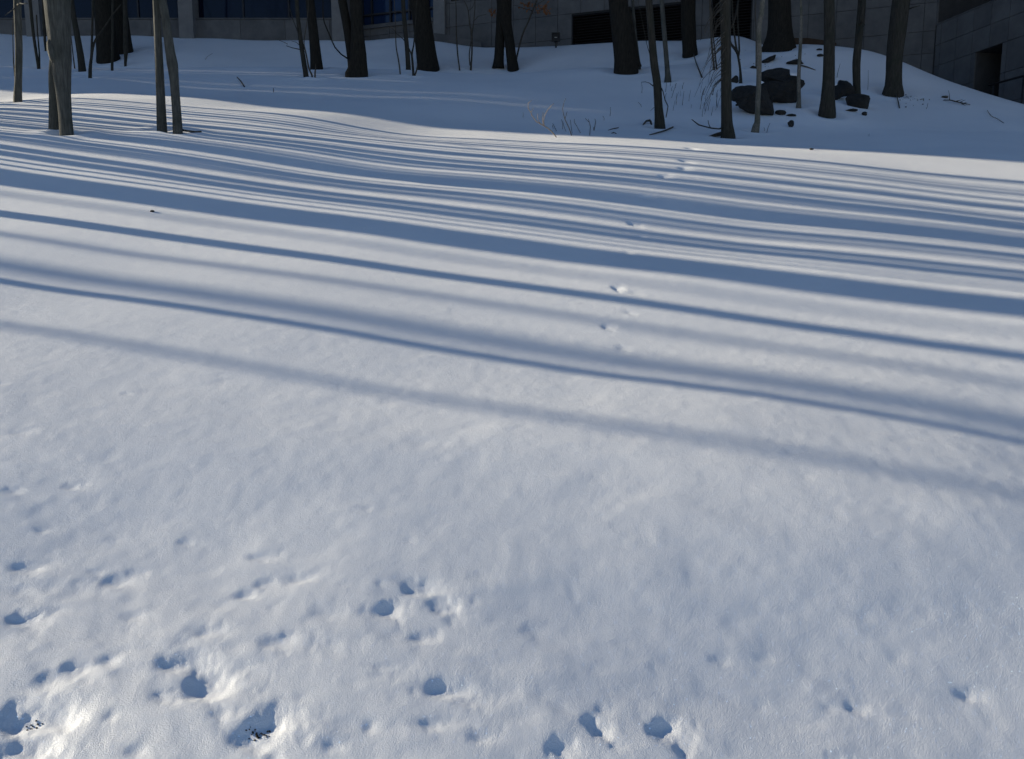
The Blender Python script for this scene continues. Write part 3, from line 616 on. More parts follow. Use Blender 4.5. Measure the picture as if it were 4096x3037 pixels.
# the core is set back where the openings are
cuts = sorted([(h[0], h[1], h[2], h[3]) for h in holes])
u = -6.3; W2.box(core, -6.3, uR, 3.5, TOP, -1.2, -0.7)
for (a, b, c, d) in cuts:
    W2.box(core, u, a, 3.5, TOP, -0.7, 0); W2.box(core, a, b, d, TOP, -0.7, 0)
    if c > 4.0: W2.box(core, a, b, 3.5, c, -.7, 0)
    u = b
W2.box(core, u, uR, 3.5, TOP, -.7, 0)
core.build('wall', 'joint', bld, False)
panels(W2, bld, -6.25, uR - .02, 0, zrows, .565, holes, off=.2)
W2.part('upper_wall', 'concrete', bld, -6.25, uR - .02, zrows[-1] + .006, TOP, .0, .03)
def louvre(u0, u1, z0, z1, step):
    lv = W2.part('louvre', 'void', bld, u0, u1, z0 - .5, z1, -.32, -.26)
    me0 = None; z = z0; 
    while z < z1 - .02:
        mb = MB()
        vs = [W2.p + W2.u * a + W2.n * d + Vector((0, 0, zz)) for a in (u0 + .03, u1 - .03) for d, zz in ((-.02, z), (-.012, z + .012), (-.17, z + step * .95), (-.178, z + step * .95 - .012))]
        mb.add(vs, [(0, 4, 5, 1), (1, 5, 6, 2), (2, 6, 7, 3), (3, 7, 4, 0), (0, 1, 2, 3), (7, 6, 5, 4)])
        o = mb.build('slat', 'black', lv, False); o.location = (0, 0, 0); z += step
    for a in (u0, u1 - .03):
        o = W2.part('jamb', 'black', lv, a, a + .03, z0 - .5, z1, -.25, .012); o.location = (0, 0, 0)
    o = W2.part('head', 'black', lv, u0 + .031, u1 - .031, z1 - .04, z1, -.25, .010); o.location = (0, 0, 0)
louvre(u_a, u_b, 6.2, zt, .062)
louvre(u_c, u_d, 6.2, zt + 1.4, .062)
# windows with mullions, panes painted with a blue reflection
wf = W2.part('window', 'frame', bld, u_w0, u_w1, zs0, zs0 + .05, -.25, -.05)
zc = W2.hit(1600, 42)[1]; us = [W2.hit(p, 60)[0] for p in (1482, 1556, 1632, 1706)]
ulist = [u_w0] + us + [u_w1]
for a in ulist:
    o = W2.part('mullion', 'frame', wf, a - .02, a + .02, zs0 + .05, 11.9, -.2, -.05); o.location = (0, 0, 0)
zz = [zs0 + .05, zc, zc + .75, zc + 1.5, 11.9]
for i in range(len(ulist) - 1):
    for j in range(len(zz) - 1):
        o = W2.part('pane', 'glass2', wf, ulist[i] + .02, ulist[i + 1] - .02, zz[j] + .02, zz[j + 1] - .02, -.16, -.13); o.location = (0, 0, 0)
        if j: o = W2.part('transom', 'frame', wf, ulist[i] + .021, ulist[i + 1] - .021, zz[j] - .02, zz[j] + .02, -.2, -.055); o.location = (0, 0, 0)
W2.part('sill', 'concrete2', bld, u_w0, u_w1, zs0 - .09, zs0 - .004, .031, .09)
upl = W2.hit(1741, 60)[0]; upr = W2.hit(1786, 60)[0]
W2.part('pier', 'pier', bld, upl, upr, 6.5, 12, .034, .12)
a, b, c, d = holes[3]
W2.part('opening_back', 'void', bld, a, b, c, d, -.69, -.6)
# left wall, seen square on
WL = Wall((-4.3, 21.3), (-1, 0)); WL.n = Vector((0, -1, 0))
zsl = WL.hit(600, 74)[1]
mb = MB(); WL.box(mb, 0, 21.0, 3.5, TOP, -1.5, -.5); WL.box(mb, 0, 21.0, 3.5, zsl - .03, -.5, 0); WL.box(mb, 0, 21, zsl + 3.2, TOP, -.5, 0); mb.build('wall', 'joint', bld, False)
panels(WL, bld, 0.02, 12.5, 0, [6.9, zsl - .56, zsl - .03], 1.13, (), off=.3)
WL.part('sill', 'concrete2', bld, 0.0, 21, zsl - .028, zsl, -.3, .05)
WL.part('upper_wall', 'concrete', bld, 0.02, 21, zsl + 3.2, TOP, 0, .03)
piers = [WL.hit(p, 60)[0] for p in (755, 1362)]; du = piers[0] - piers[1]
pu = piers[1]; edges = []
while pu < 20:
    w_ = abs(WL.hit(725, 60)[0] - WL.hit(782, 60)[0])
    WL.part('pier', 'pier', bld, pu - w_ / 2, pu + w_ / 2, 6.5, zsl + 3.2, -.45, .22); edges.append((pu - w_ / 2, pu + w_ / 2)); pu += du
wl = WL.part('window', 'frame', bld, 0.0, 21, zsl + .004, zsl + .045, -.25, -.1)
for i in range(len(edges) - 1):
    a, b = edges[i][1], edges[i + 1][0]; k = 3
    for j in range(k):
        u0 = a + (b - a) * j / k; u1 = a + (b - a) * (j + 1) / k
        o = WL.part('pane', 'glass', wl, u0 + .02, u1 - .02, zsl + .05, zsl + 3.19, -.2, -.17); o.location = (0, 0, 0)
        if j: o = WL.part('mullion', 'frame', wl, u0 - .018, u0 + .018, zsl + .05, zsl + 3.19, -.22, -.13); o.location = (0, 0, 0)
# right wing coming towards the viewer
pc = W2.p + W2.u * uR
WR = Wall((pc.x, pc.y), (0.18, -0.98)); WR.n = Vector((-0.98, -0.18, 0)).normalized()
u_s0 = WR.hit(3738, 100)[0]; z_s0 = WR.hit(3738, 108)[1]
d0, zd = WR.hit(3908, 210); d1 = WR.hit(4015, 190)[0]
LEN = 7.5
hs = [(u_s0, LEN - .4, z_s0, 13.0), (d0, d1, 2.0, zd)]
mb = MB(); WR.box(mb, .03, LEN, 0, TOP, -6, -1.4)
WR.box(mb, .03, u_s0, 0, TOP, -1.4, 0); WR.box(mb, u_s0, LEN - .4, 13, TOP, -1.4, 0); WR.box(mb, LEN - .4, LEN, 0, TOP, -1.4, 0)
WR.box(mb, u_s0, d0, 0, z_s0, -1.4, 0); WR.box(mb, d0, d1, zd, z_s0, -1.4, 0); WR.box(mb, d1, LEN - .4, 0, z_s0, -1.4, 0)
mb.build('wall', 'joint', bld, False)
zr = [2.0, zd - 1.1, zd - .55, zd, zd + .42, z_s0]
zr = sorted(zr)
panels(WR, bld, .04, LEN, 0, zr, .45, [hs[1], (u_s0, LEN - .4, z_s0, 13)], off=.15)
WR.part('sill', 'concrete2', bld, u_s0, LEN - .4, z_s0 + .004, z_s0 + .03, -1.39, .031)
WR.part('upper_wall', 'concrete', bld, .04, u_s0, z_s0 + .012, TOP, 0, .03)
WR.part('opening_back', 'void', bld, u_s0, LEN - .4, z_s0 + .034, 12.99, -1.395, -1.3)
dr = WR.part('door', 'metal', bld, d0 + .25, d1, 2.0, zd - .12, -1.1, -1.04)
hl = [WR.hit(3704, 240)]
uh, zh = hl[0]
mb = MB(); q = WR.p + WR.u * uh + Vector((0, 0, zh)); vs = []; 
for dd in (.03, .10, .11):
    rr = .055 if dd < .11 else .04
    for k in range(14): vs.append(q + WR.n * dd + WR.u * rr * math.cos(k * math.tau / 14) + Vector((0, 0, rr * math.sin(k * math.tau / 14))))
fs = [(i * 14 + k, i * 14 + (k + 1) % 14, (i + 1) * 14 + (k + 1) % 14, (i + 1) * 14 + k) for i in range(2) for k in range(14)] + [tuple(range(28, 42))]
mb.add(vs, fs); mb.build('wall_vent', 'metal', bld, False)
# the wing on the far left, out of the picture, that shades the upper slope
def y_on(px, py, X):
    "where the shadow line through a picture point, followed towards the sun, crosses x = X"
    p = at(px, py); return p.y + (p.x - X) * math.cos(R(SUN_AZ)) / math.sin(R(SUN_AZ))
XW = -24.0
ya = y_on(2200, 540, XW); yb = y_on(1103, 385, XW); yc = y_on(900, 250, XW)
def block(name, mat, x0, x1, y0, y1, z0=2, z1=TOP, parent=bld):
    mb = MB(); vs = [Vector((x, y, z)) for z in (z0, z1) for y in (y0, y1) for x in (x0, x1)]
    mb.add(vs, [(0, 2, 3, 1), (4, 5, 7, 6), (0, 1, 5, 4), (2, 6, 7, 3), (0, 4, 6, 2), (1, 3, 7, 5)]); return mb.build(name, mat, parent, False)
block('side_wing', 'concrete', XW, XW + .8, ya, yb)
yy = yb; rf = random.Random(3)
while yy < yc:      # unseen upright fins added to let slivers of sun onto the upper slope
    wd = rf.choice([.3, .5, .8, 1.1]); block('added_sun_fin', 'concrete', XW, XW + .05, yy, min(yy + wd, yc + .05), 2, 12.2); yy += wd + rf.uniform(.022, .04)
block('side_wing', 'concrete', XW, XW + .05, yb, yy, 12.2, TOP)  # unseen strip added above the fins, keeping sun off the right side
block('side_wing', 'concrete', XW, XW + .8, yy, 27)

# floodlight by the wall
fp = at_depth(2224, 178, 19.45); k = pxsize(fp)
fl = empty('floodlight', fp, 'small black floodlight on a stem at the foot of the concrete wall', 'floodlight')
c = at_depth(2223, 150, fp.y); hw = 17 * k
mb = MB(); fr, bk = -.05, .07
ring = lambda s, y: [c + Vector((sx * hw * s, y, sz * hw * .98 * s)) for sx, sz in ((-1, -1), (1, -1), (1, 1), (-1, 1))]
vs = ring(1, fr) + ring(1, .02) + ring(.6, bk) + ring(.86, fr) + ring(.82, fr + .02)
mb.add(vs, [(0, 4, 5, 1), (1, 5, 6, 2), (2, 6, 7, 3), (3, 7, 4, 0), (4, 8, 9, 5), (5, 9, 10, 6), (6, 10, 11, 7), (7, 11, 8, 4), (8, 11, 10, 9),
            (0, 1, 13, 12), (1, 2, 14, 13), (2, 3, 15, 14), (3, 0, 12, 15), (12, 13, 17, 16), (13, 14, 18, 17), (14, 15, 19, 18), (15, 12, 16, 19)])
mb.build('housing', 'metal', fl, False)
mb = MB(); mb.add([c + Vector((sx * hw * .82, fr + .019, sz * hw * .8)) for sx, sz in ((-1, -1), (1, -1), (1, 1), (-1, 1))], [(0, 1, 2, 3)]); mb.build('lens_glass', 'black', fl, False)
mb = MB(); q = c + Vector((0, fr + .012, -.01)); tube(mb, [q + Vector((-.03, 0, 0)), q + Vector((.03, 0, 0))], [.008, .008], 8); mb.build('bulb', 'lens', fl)
mb = MB(); tube(mb, [fp - Vector((0, 0, .2)), fp + Vector((0, 0, .02)), c - Vector((0, 0, hw * .95))], [.02, .02, .02], 8)
tube(mb, [c - Vector((hw * .45, 0, hw * 1.02)), c + Vector((hw * .45, 0, -hw * 1.02))], [.014, .014], 6); mb.build('stem', 'metal', fl)

# handrail by the doorway
h0 = WR.p + WR.u * (d1 + .12) + WR.n * .35; zr_ = WR.hit(4040, 340)[1]; h0.z = zr_
hr = empty('handrail', (h0.x, h0.y, 3), 'black metal handrail running from the recessed doorway', 'handrail')
mb = MB(); h1 = h0 + WR.u * 1.6; h1.z = zr_ - .02; tube(mb, [h0, h1], [.02, .02], 8); mb.build('rail', 'metal', hr)
for t in (.12, .8, 1.5):
    mb = MB(); p = h0 + WR.u * t; tube(mb, [p, p - Vector((0, 0, 1.0))], [.016, .016], 8); mb.build('post', 'metal', hr)

# low brown kerb and the sloping kerb edge at the wall foot
def strip(name, label, pxs, mat, cat, h, th, Y):
    ps = [at_depth(a, b, Y) for a, b in pxs]; mb = MB(); vs = []
    for p in ps: vs += [p + Vector((0, 0, -.5)), p + Vector((0, 0, h)), p + Vector((0, th, h)), p + Vector((0, th, -.5))]
    fs = []
    for i in range(len(ps) - 1):
        o = i * 4
        for k in range(4): fs.append((o + k, o + (k + 1) % 4, o + 4 + (k + 1) % 4, o + 4 + k))
    fs += [(3, 2, 1, 0), tuple(len(vs) - 4 + k for k in range(4))]
    mb.add(vs, fs); o = mesh_obj(name, mb.v, mb.f, mat, None, False); return tag(o, label, cat)
strip('kerb', 'low dark brown kerb behind the huge tree on the mound', [(3168, 172), (3230, 172), (3300, 182), (3345, 192)], 'brownwall', 'kerb', .10, .12, 17.6)
strip('kerb', 'dark kerb edge sloping down the snow below the grey pier', [(1735, 141), (1790, 147), (1850, 160), (1925, 178)], 'concrete2', 'kerb', .05, .1, 20.6)

# ------------------------------------------------------------------ rocks
import bmesh
def rock(label, px, py, w, h, name='boulder', seed=1, lift=0.15, tilt=0.0, cat='rock', depth=.8, group='rocks on the mound'):
    base = at(px, py + h * .45); k = pxsize(base); rx = w * k / 2; rz = h * k / 2
    c = at_depth(px, py, base.y + rx * depth * .35)
    bm = bmesh.new(); bmesh.ops.create_icosphere(bm, subdivisions=4 if w > 60 else 3, radius=1.0)
    rr = random.Random(seed); planes = []
    for i in range(11):
        n = Vector((rr.gauss(0, 1), rr.gauss(0, 1), rr.gauss(0, .8))).normalized(); planes.append((n, rr.uniform(.62, .92)))
    ca, sa = math.cos(tilt), math.sin(tilt)
    for v in bm.verts:
        p = v.co.copy()
        for n, d in planes:
            e = p.dot(n) - d
            if e > 0: p -= n * e * .9
        s = 1 + .05 * math.sin(7 * p.x + seed) * math.cos(6 * p.z + seed) + .035 * math.sin(15 * p.y + 9 * p.z + seed)
        p = p * s * 1.16; q = Vector((p.x * rx, p.y * rx * depth, p.z * rz)); v.co = Vector((q.x * ca - q.z * sa, q.y, q.x * sa + q.z * ca))
    me = bpy.data.meshes.new(name); bm.to_mesh(me); bm.free(); me.materials.append(M['rock'])
    o = bpy.data.objects.new(name, me); COL.objects.link(o); o.location = c
    tag(o, label, cat, group); return o
X5 = lambda x: 2600 + x / 2.754
Y5 = lambda y: y / 2.754
def rk(label, cx, cyc, w, h, **kw): return rock(label, X5(cx), Y5(cyc), w / 2.754, h / 2.754, **kw)
def outline_rock(label, pts, name='boulder', bulge=.5, lean=.5, seed=1, group='rocks on the mound'):
    "a rock whose face has the outline seen in the photograph, leaning back into the slope, with a front and a back"
    pts = [(X5(a), Y5(b)) for a, b in pts]
    fine = []; rr = random.Random(seed)
    for i in range(len(pts)):
        a = pts[i]; b = pts[(i + 1) % len(pts)]
        for t in (0, .33, .66):
            j = 1.2 if t else 0
            fine.append((a[0] + (b[0] - a[0]) * t + rr.uniform(-j, j), a[1] + (b[1] - a[1]) * t + rr.uniform(-j, j)))
    lowp = max(fine, key=lambda p: p[1]); base = at(*lowp); zb = base.z
    P = []
    for a, b in fine:
        p = at_depth(a, b, base.y); p = at_depth(a, b, base.y + lean * max(0, p.z - zb))
        P.append(p)
    c = sum(P, Vector()) / len(P); size = max((p - c).length for p in P); n = len(P); vs = []; fs = []
    def bump(p): return .10 * size * (math.sin(9 * p.x / size * .5 + seed) * math.cos(7 * p.z / size * .5 + seed * 2) + .6 * math.sin(13 * p.x + 11 * p.z + seed) + .35 * math.sin(31 * p.x - 27 * p.z + seed))
    rings = [(1.04, .5), (1.0, .12), (.93, -.18), (.75, -.5), (.5, -.8), (.25, -.95)]
    for s_, off in rings:
        for p in P:
            q = c + (p - c) * s_; q.y = q.y + off * bulge * size
            if off < 0: q.y += bump(q)
            vs.append(q)
    vs.append(c + Vector((0, -bulge * size, 0))); k = len(rings)
    bk = len(vs)
    for s_, off in ((.85, .9), (.4, 1.2)):
        for p in P: q = c + (p - c) * s_; q.y += off * bulge * size; vs.append(q)
    for r_ in range(k - 1):
        for i in range(n):
            j = (i + 1) % n; fs.append((r_ * n + i, r_ * n + j, (r_ + 1) * n + j, (r_ + 1) * n + i))
    for i in range(n):
        j = (i + 1) % n; fs.append(((k - 1) * n + i, (k - 1) * n + j, k * n)); fs.append((j, i, bk + i, bk + j)); fs.append((bk + j, bk + i, bk + n + i, bk + n + j))
    fs.append(tuple(bk + n + i for i in range(n)))
    o = mesh_obj(name, vs, fs, 'rock', None, False); return tag(o, label, 'rock', group)
outline_rock('large dark boulder low in the snow behind the pale bent tree', [(905, 1030), (930, 985), (965, 950), (1080, 935), (1180, 945), (1270, 930), (1330, 1060), (1355, 1110), (1375, 1230), (1360, 1275), (1230, 1268), (1130, 1235), (1010, 1175), (960, 1095), (910, 1085)], seed=3)
outline_rock('largest dark boulder, right of and above the pale bent tree', [(1200, 960), (1225, 925), (1310, 885), (1228, 845), (1232, 795), (1310, 762), (1440, 742), (1530, 768), (1535, 835), (1620, 855), (1700, 890), (1712, 930), (1670, 970), (1655, 1060), (1610, 1140), (1500, 1145), (1400, 1120), (1300, 1110), (1230, 1040)], seed=8)
outline_rock('slanted flat rock below the huge tree roots', [(1232, 700), (1240, 665), (1320, 622), (1392, 600), (1375, 650), (1305, 695)], seed=5, lean=1.2)
outline_rock('dark boulder between the burl trunk and the gnarled tree', [(2005, 965), (2080, 930), (2100, 880), (2150, 890), (2200, 920), (2235, 960), (2265, 1020), (2200, 1050), (2130, 1060), (2060, 1105), (2000, 1100)], seed=15)
outline_rock('dark stone wrapped round the foot of the gnarled tree', [(2166, 1085), (2195, 1045), (2290, 1030), (2350, 1040), (2420, 1055), (2430, 1085), (2415, 1150), (2400, 1205), (2290, 1205), (2200, 1175)], seed=18, bulge=.35)
def snow_cap(parent_rock, pts, seed):
    "a pocket of snow lying on a ledge of the rock"
    o = outline_rock('x', pts, 'snow_cap', .35, .9, seed); del o['label'], o['category'], o['group']
    o.data.materials[0] = M['snow']; o.data.polygons.foreach_set('use_smooth', [True] * len(o.data.polygons)); o.parent = parent_rock
_b = [o for o in COL.objects if o.name.startswith('boulder')]
snow_cap(_b[1], [(1535, 835), (1545, 800), (1600, 800), (1628, 820), (1628, 862), (1575, 868)], 41)
snow_cap(_b[1], [(1222, 880), (1260, 862), (1318, 880), (1290, 905), (1225, 930)], 42)
snow_cap(_b[3], [(2020, 945), (2060, 910), (2098, 900), (2085, 935)], 43)
rk('thin flat rock behind the thin pale trunk', 1600, 690, 170, 55, seed=6, name='flat_stone')
rk('rounded rock beside the crooked reddish sapling', 935, 880, 80, 80, seed=9)
rk('pointed pyramid shaped stone alone on the snow', 1548, 1365, 66, 80, seed=21, name='stone')
rk('low stone at the lower tip of the boulders', 1440, 1240, 105, 62, seed=22, name='stone')
rk('flat dark sliver of stone below the thin pale trunk', 1555, 1272, 110, 26, seed=23, name='flat_stone')
rk('small stone below the gnarled tree', 2362, 1255, 58, 40, seed=24, name='stone')
rk('dark flat sliver under the stone wrapped tree', 2215, 1216, 120, 30, seed=25, name='flat_stone')
rk('small dark stone in the snow left of the boulder', 960, 1157, 32, 26, seed=26, name='stone')
rk('small dark stone left of the stout brown trunk, upper one', 1868, 546, 62, 22, seed=27, name='flat_stone')
rk('small dark stone left of the stout brown trunk, lower one', 1880, 612, 80, 30, seed=28, name='flat_stone')
rk('dark flat stone at the roots left of the thin stem', 1135, 745, 60, 34, seed=29, name='flat_stone')
rock('tiny brown clod alone on the shaded snow at the sun line', 3246, 597, 15, 8, 'clod', 31, cat='clod', group=None)
rock('small dark clod among the left shadow stripes', 609, 845, 16, 8, 'clod', 33, cat='clod', group=None)

# ------------------------------------------------------------------ sticks, shrubs and twigs
def stick(label, pxs, r=None, mat='twig', name='fallen_stick', cat='stick', group='sticks on the snow', lift=0.0):
    """pxs: (px, py, width, height above snow) - follows the snow"""
    ps = []; rs = []; k = pxsize(at(pxs[0][0], pxs[0][1]))
    for a, b, w, hgt in pxs:
        p = at(a, b); p.z += hgt + w * k * .25; ps.append(p); rs.append(max(w * k / 2, .0015))
    P, RR = resample(ps, rs, .05); mb = MB(); tube(mb, P, RR, 7, .08, sum(ord(ch) for ch in label) % 7)
    o = mesh_obj(name, mb.v, mb.f, mat); return tag(o, label, cat, group)
stick('thick dark branch end lying right of the knobbly tree', [(728, 528, 8, .01), (752, 532, 8, .01), (780, 536, 8, .01), (807, 535, 7, .012)])
stick('curved dark stick below the swollen foot tree', [(2598, 541, 4, 0), (2630, 537, 6, .01), (2660, 529, 7, .012), (2692, 518, 7, .02)])
stick('dark twisted root piece left of the swollen foot tree', [(2570, 505, 5, 0), (2585, 494, 8, .02), (2600, 492, 10, .02), (2606, 503, 6, 0)])
stick('flat dark stick on the snow far left of the swollen foot tree', [(2432, 523, 3, 0), (2452, 517, 5, 0), (2474, 516, 4, .01)])
stick('small broken bit of bark under the flat stick', [(2446, 534, 3, 0), (2456, 532, 5, 0), (2465, 536, 3, 0)])
stick('short dark stick slanting on the snow near the lit patch', [(949, 324, 4, .05), (964, 336, 5, .03), (978, 349, 5, 0)])
stick('dark log end on the slope right of the rightmost trunk', [(3766, 392, 6, .01), (3780, 393, 9, .01), (3792, 394, 9, .01)])
stick('bare thin twig lying on the far right snow', [(3949, 446, 2, .01), (3965, 468, 2.5, .01), (3990, 480, 2, .01), (4016, 494, 2, 0)])
stick('slanted twig stuck in the snow below the rightmost trunk', [(3580, 380, 3, .03), (3590, 405, 4, .02), (3598, 434, 4, 0)])
stick('long thin stick right of the flat rock behind the pale trunk', [(3205, 267, 6, .01), (3230, 273, 5, .01), (3262, 282, 3, 0)])
stick('dark twig slanting at the left foot of the louvre end trunk', [(2773, 225, 4, .05), (2785, 262, 4, .03), (2808, 312, 5, 0)])
stick('root spur at the left foot of the furrowed trunk', [(2834, 549, 5, 0), (2850, 546, 10, 0), (2870, 543, 16, 0), (2890, 540, 18, 0)], name='root')
cb = [[(3774, 404, 4, 0), (3800, 410, 5, .02), (3830, 418, 5, .02), (3880, 425, 3, .01)]]
root = empty('fallen_branch', at(3820, 416), 'fallen evergreen like branch with comb twigs on the right snow', 'branch')
for br in cb:
    ps = [at(a, b) + Vector((0, 0, h + .01)) for a, b, w, h in br]; k = pxsize(ps[0]); P, RR = resample(ps, [w * k / 2 for a, b, w, h in br], .05); mb = MB(); tube(mb, P, RR, 6); mb.build('stem', 'twig', root)
for (a, b), (c, d) in (((3798, 408), (3794, 362)), ((3822, 415), (3850, 398)), ((3836, 418), (3862, 400)), ((3850, 421), (3868, 410)), ((3862, 423), (3881, 420)), ((3815, 414), (3838, 402)), ((3845, 420), (3870, 431))):
    p = at(a, b) + Vector((0, 0, .02)); q = at_depth(c, d, p.y - .05); mb = MB(); tube(mb, [p, p.lerp(q, .5) + Vector((.005, 0, .005)), q], [.006, .004, .002], 5); mb.build('twig', 'twig', root)

def shrub(label, stems, mat='twig', cat='shrub', group='bare shrubs on the slope', name='bare_shrub'):
    b = at(stems[0][0][0], stems[0][0][1]); root = empty(name, b, label, cat, group); k = pxsize(b)
    for st in stems:
        Y = None; ps = []
        for i, (a, c, w) in enumerate(st):
            if i == 0:
                p0 = at(a, c) if st is stems[0] or c > stems[0][0][1] - 40 else None
                Y = p0.y if p0 is not None else b.y
            ps.append(at_depth(a, c, Y - .02 * i))
        if st is stems[0] or p0 is not None: ps[0].z -= .03
        P, RR = resample(ps, [max(w * k / 2, .0016) for a, c, w in st], .04); mb = MB(); tube(mb, P, RR, 5); mb.build('stem', mat, root)
X4 = lambda l: [[(2000 + a / 2.754, c / 2.754, w) for a, c, w in s] for s in l]
shrub('bare shrub with a long stem arching left, at the sun line', X4([[(650, 1515, 4), (560, 1440, 4), (480, 1385, 3.6), (400, 1340, 3.2), (350, 1270, 3), (340, 1240, 2.6), (310, 1190, 2.2), (310, 1140, 2), (350, 1105, 1.5)],
    [(480, 1385, 3), (470, 1330, 2.6), (475, 1240, 2.2)], [(480, 1340, 2.6), (490, 1280, 2.4), (520, 1220, 2.2), (560, 1170, 2), (595, 1140, 1.6)], [(450, 1375, 2.2), (415, 1310, 2), (418, 1250, 1.6)], [(340, 1245, 2), (368, 1190, 1.5)], [(490, 1390, 2), (480, 1330, 2)]]), 'tan')
shrub('taller bare shrub right of the arching one', X4([[(800, 1495, 3.6), (760, 1410, 3.4), (715, 1315, 3.2), (695, 1240, 2.6), (690, 1200, 2.4), (705, 1130, 2), (725, 1085, 1.6)], [(715, 1315, 2.4), (740, 1230, 1.8)],
    [(800, 1470, 2.6), (785, 1400, 2.4), (775, 1320, 1.8)], [(905, 1465, 2.4), (850, 1400, 2.2), (820, 1350, 2.2), (818, 1310, 1.8)], [(690, 1425, 2.4), (690, 1360, 2), (675, 1315, 1.6)], [(740, 1450, 2), (700, 1380, 2), (690, 1330, 1.6)]]), 'twig')
shrub('short forked shrub third from the left at the sun line', X4([[(985, 1490, 3), (995, 1400, 3), (985, 1350, 2.6), (940, 1305, 2)], [(985, 1350, 2), (975, 1310, 1.6)]]))
shrub('hooked little shrub right of the short forked one', X4([[(1030, 1440, 3), (1045, 1390, 3.4), (1053, 1340, 2.6), (1045, 1310, 2)], [(1032, 1435, 2), (1030, 1400, 2)]]))
shrub('two slanting twigs left of the taller shrub', X4([[(640, 1445, 2.6), (600, 1400, 2.4), (580, 1360, 2)], [(590, 1420, 2), (578, 1380, 2)]]))
rngt = random.Random(5)
def twig(label, a, c, a2, c2, w=2.2, group='single twigs poking out of the snow'):
    p = at(a, c); q = at_depth(a2, c2, p.y - .03); k = pxsize(p); m = p.lerp(q, .5) + Vector((rngt.uniform(-.012, .012), 0, 0)); p = p - Vector((0, 0, .04))
    P, RR = resample([p, m, q], [w * k / 2, w * k * .4, w * k * .28], .05); mb = MB(); tube(mb, P, RR, 5)
    tag(mesh_obj('twig', mb.v, mb.f, 'twig'), label, 'twig', group)
twig('short upright peg in the snow near the lit patch', 1093, 370, 1093, 352, 3.6)
twig('forked speck of twig left of the arching shrub', 2090, 470, 2092, 450)
twig('upright twig midway between the shrubs and the swollen foot tree', 2438, 465, 2442, 428)
twig('tiny twig left of the upright one', 2415, 482, 2411, 464)
twig('slanting twig left of the swollen foot tree', 2569, 428, 2552, 409, 2.6)
twig('long thin twig between the snow specked tree and the mound', 2566, 372, 2566, 330)
twig('thin twig curving on the snow behind the crest, left', 816, 238, 850, 214, 1.6)
twig('upright twig right of the pale bent tree foot', 3064, 532, 3080, 492, 2.6)
twig('small upright twig beside the kinked foot', 3054, 526, 3056, 510)
twig('tall dry stalk between gnarled tree and rightmost trunk', 3471, 362, 3473, 280, 1.8)
twig('forked twig on the right slope', 3702, 436, 3712, 412, 2.4)
twig('short twig in the far right shaded snow', 3480, 545, 3478, 535, 2)
twig('dark twig beside the burl of the stout trunk', 3346, 310, 3361, 255, 2.4)
gs = 'dry stalks in the snow left of the mound'
for i in range(34):
    a = rngt.uniform(2650, 2880); c = rngt.uniform(345, 470); L = rngt.uniform(14, 60); s = rngt.uniform(0, .4)
    twig('thin dry stalk leaning right in the snow between the two nearest right trees', a, c, a + L * s, c - L, rngt.uniform(1.4, 2.4), gs)
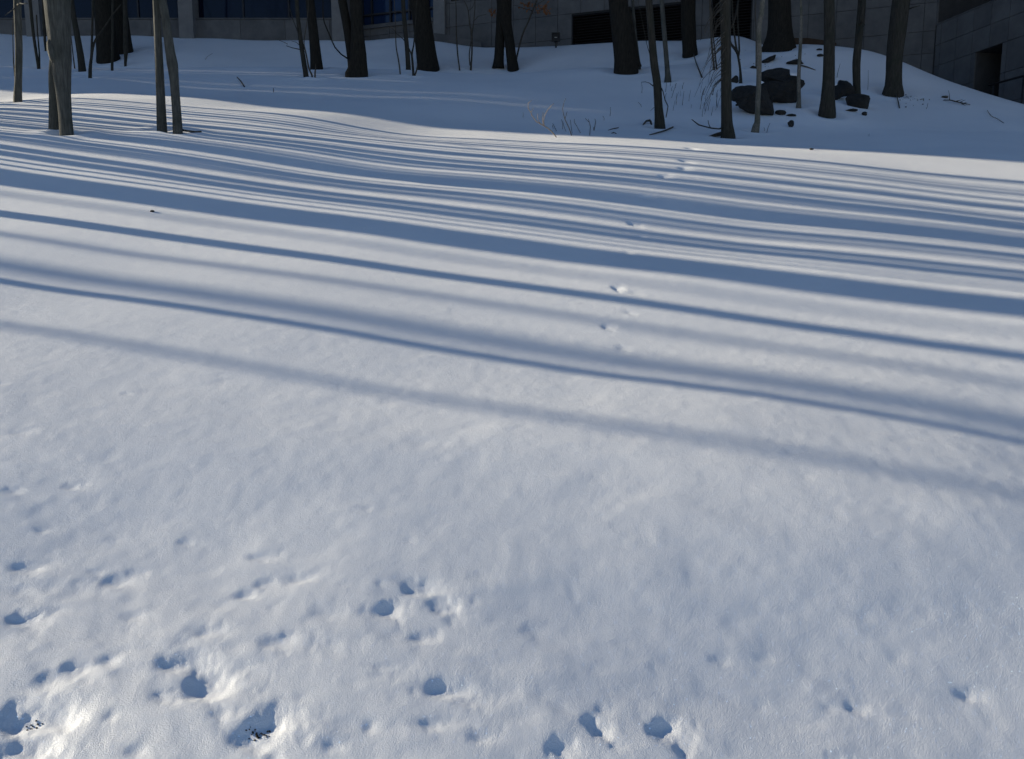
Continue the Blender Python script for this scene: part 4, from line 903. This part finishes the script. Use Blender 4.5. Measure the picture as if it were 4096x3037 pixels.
# drooping twigs hanging left of the furrowed trunk
dp = empty('drooping_twigs', at(2905, 553), 'curtain of fine drooping twigs left of the furrowed trunk', 'twigs')
dY = dp.location.y
for i in range(30):
    x0 = rngt.uniform(2868, 2892); y0 = rngt.uniform(-10, 330); L = rngt.uniform(50, 150)
    sx = rngt.uniform(-.75, -.25)
    ps = [at_depth(x0 + 14, y0 - 8, dY + .02)]; 
    for t in (.3, .6, 1): ps.append(at_depth(x0 + sx * L * t + 6 * math.sin(t * 5 + i), y0 + L * t * (.5 + .5 * t), dY - .1 * t))
    P, RR = resample(ps, [.004, .003, .002, .0012], .06); mb = MB(); tube(mb, P, RR, 4, cap=False); mb.build('twig', 'twig', dp)

# crumbs of bare soil in the deepest tracks
for n_, (px, py, sp, lab) in enumerate(((1030, 2935, 24, 'dark soil crumbs in the deep track at the bottom edge'), (120, 2880, 26, 'dark soil crumbs in the big bottom left hollow'))):
    mb = MB(); rl = random.Random(n_ + 3)
    for i in range(34 if n_ == 0 else 10):
        p = at(rl.gauss(px, sp), min(rl.gauss(py, sp * .45), 3030)); r_ = rl.uniform(.0014, .0038)
        p.z = float(snow_detail(np.array([p.x]), np.array([p.y]), ground(np.array([p.x]), np.array([p.y])))[0]) + r_ * .3; a = rl.uniform(0, 3)
        u = Vector((math.cos(a), math.sin(a), 0)) * r_; v = Vector((-math.sin(a), math.cos(a), 0)) * r_ * .7
        mb.add([p - u, p - v, p + u, p + v, p + Vector((0, 0, r_ * .7)), p - Vector((0, 0, r_ * .5))], [(0, 1, 4), (1, 2, 4), (2, 3, 4), (3, 0, 4), (1, 0, 5), (2, 1, 5), (3, 2, 5), (0, 3, 5)])
    tag(mesh_obj('soil_crumbs', mb.v, mb.f, 'soil', None, False), lab, 'soil', None, 'stuff')
# scattered bark crumbs and leaf litter on the mound
mb = MB(); rl = random.Random(9)
for i in range(70):
    if i < 40: p = at(rl.gauss(3640, 45), rl.gauss(398, 10))
    else: p = at(rl.uniform(2940, 3340), rl.uniform(150, 300))
    r_ = rl.uniform(.006, .018); a = rl.uniform(0, 3.14)
    u = Vector((math.cos(a), math.sin(a), 0)) * r_; v = Vector((-math.sin(a), math.cos(a), 0)) * r_ * .5
    p.z += .006; mb.add([p - u, p - v, p + u, p + v, p + Vector((0, 0, r_ * .6)), p - Vector((0, 0, r_ * .5))], [(0, 1, 4), (1, 2, 4), (2, 3, 4), (3, 0, 4), (1, 0, 5), (2, 1, 5), (3, 2, 5), (0, 3, 5)])
lt_ = mesh_obj('leaf_litter', mb.v, mb.f, 'twig', None, False); tag(lt_, 'dark crumbs of bark and leaf scattered on the mound snow', 'litter', None, 'stuff')
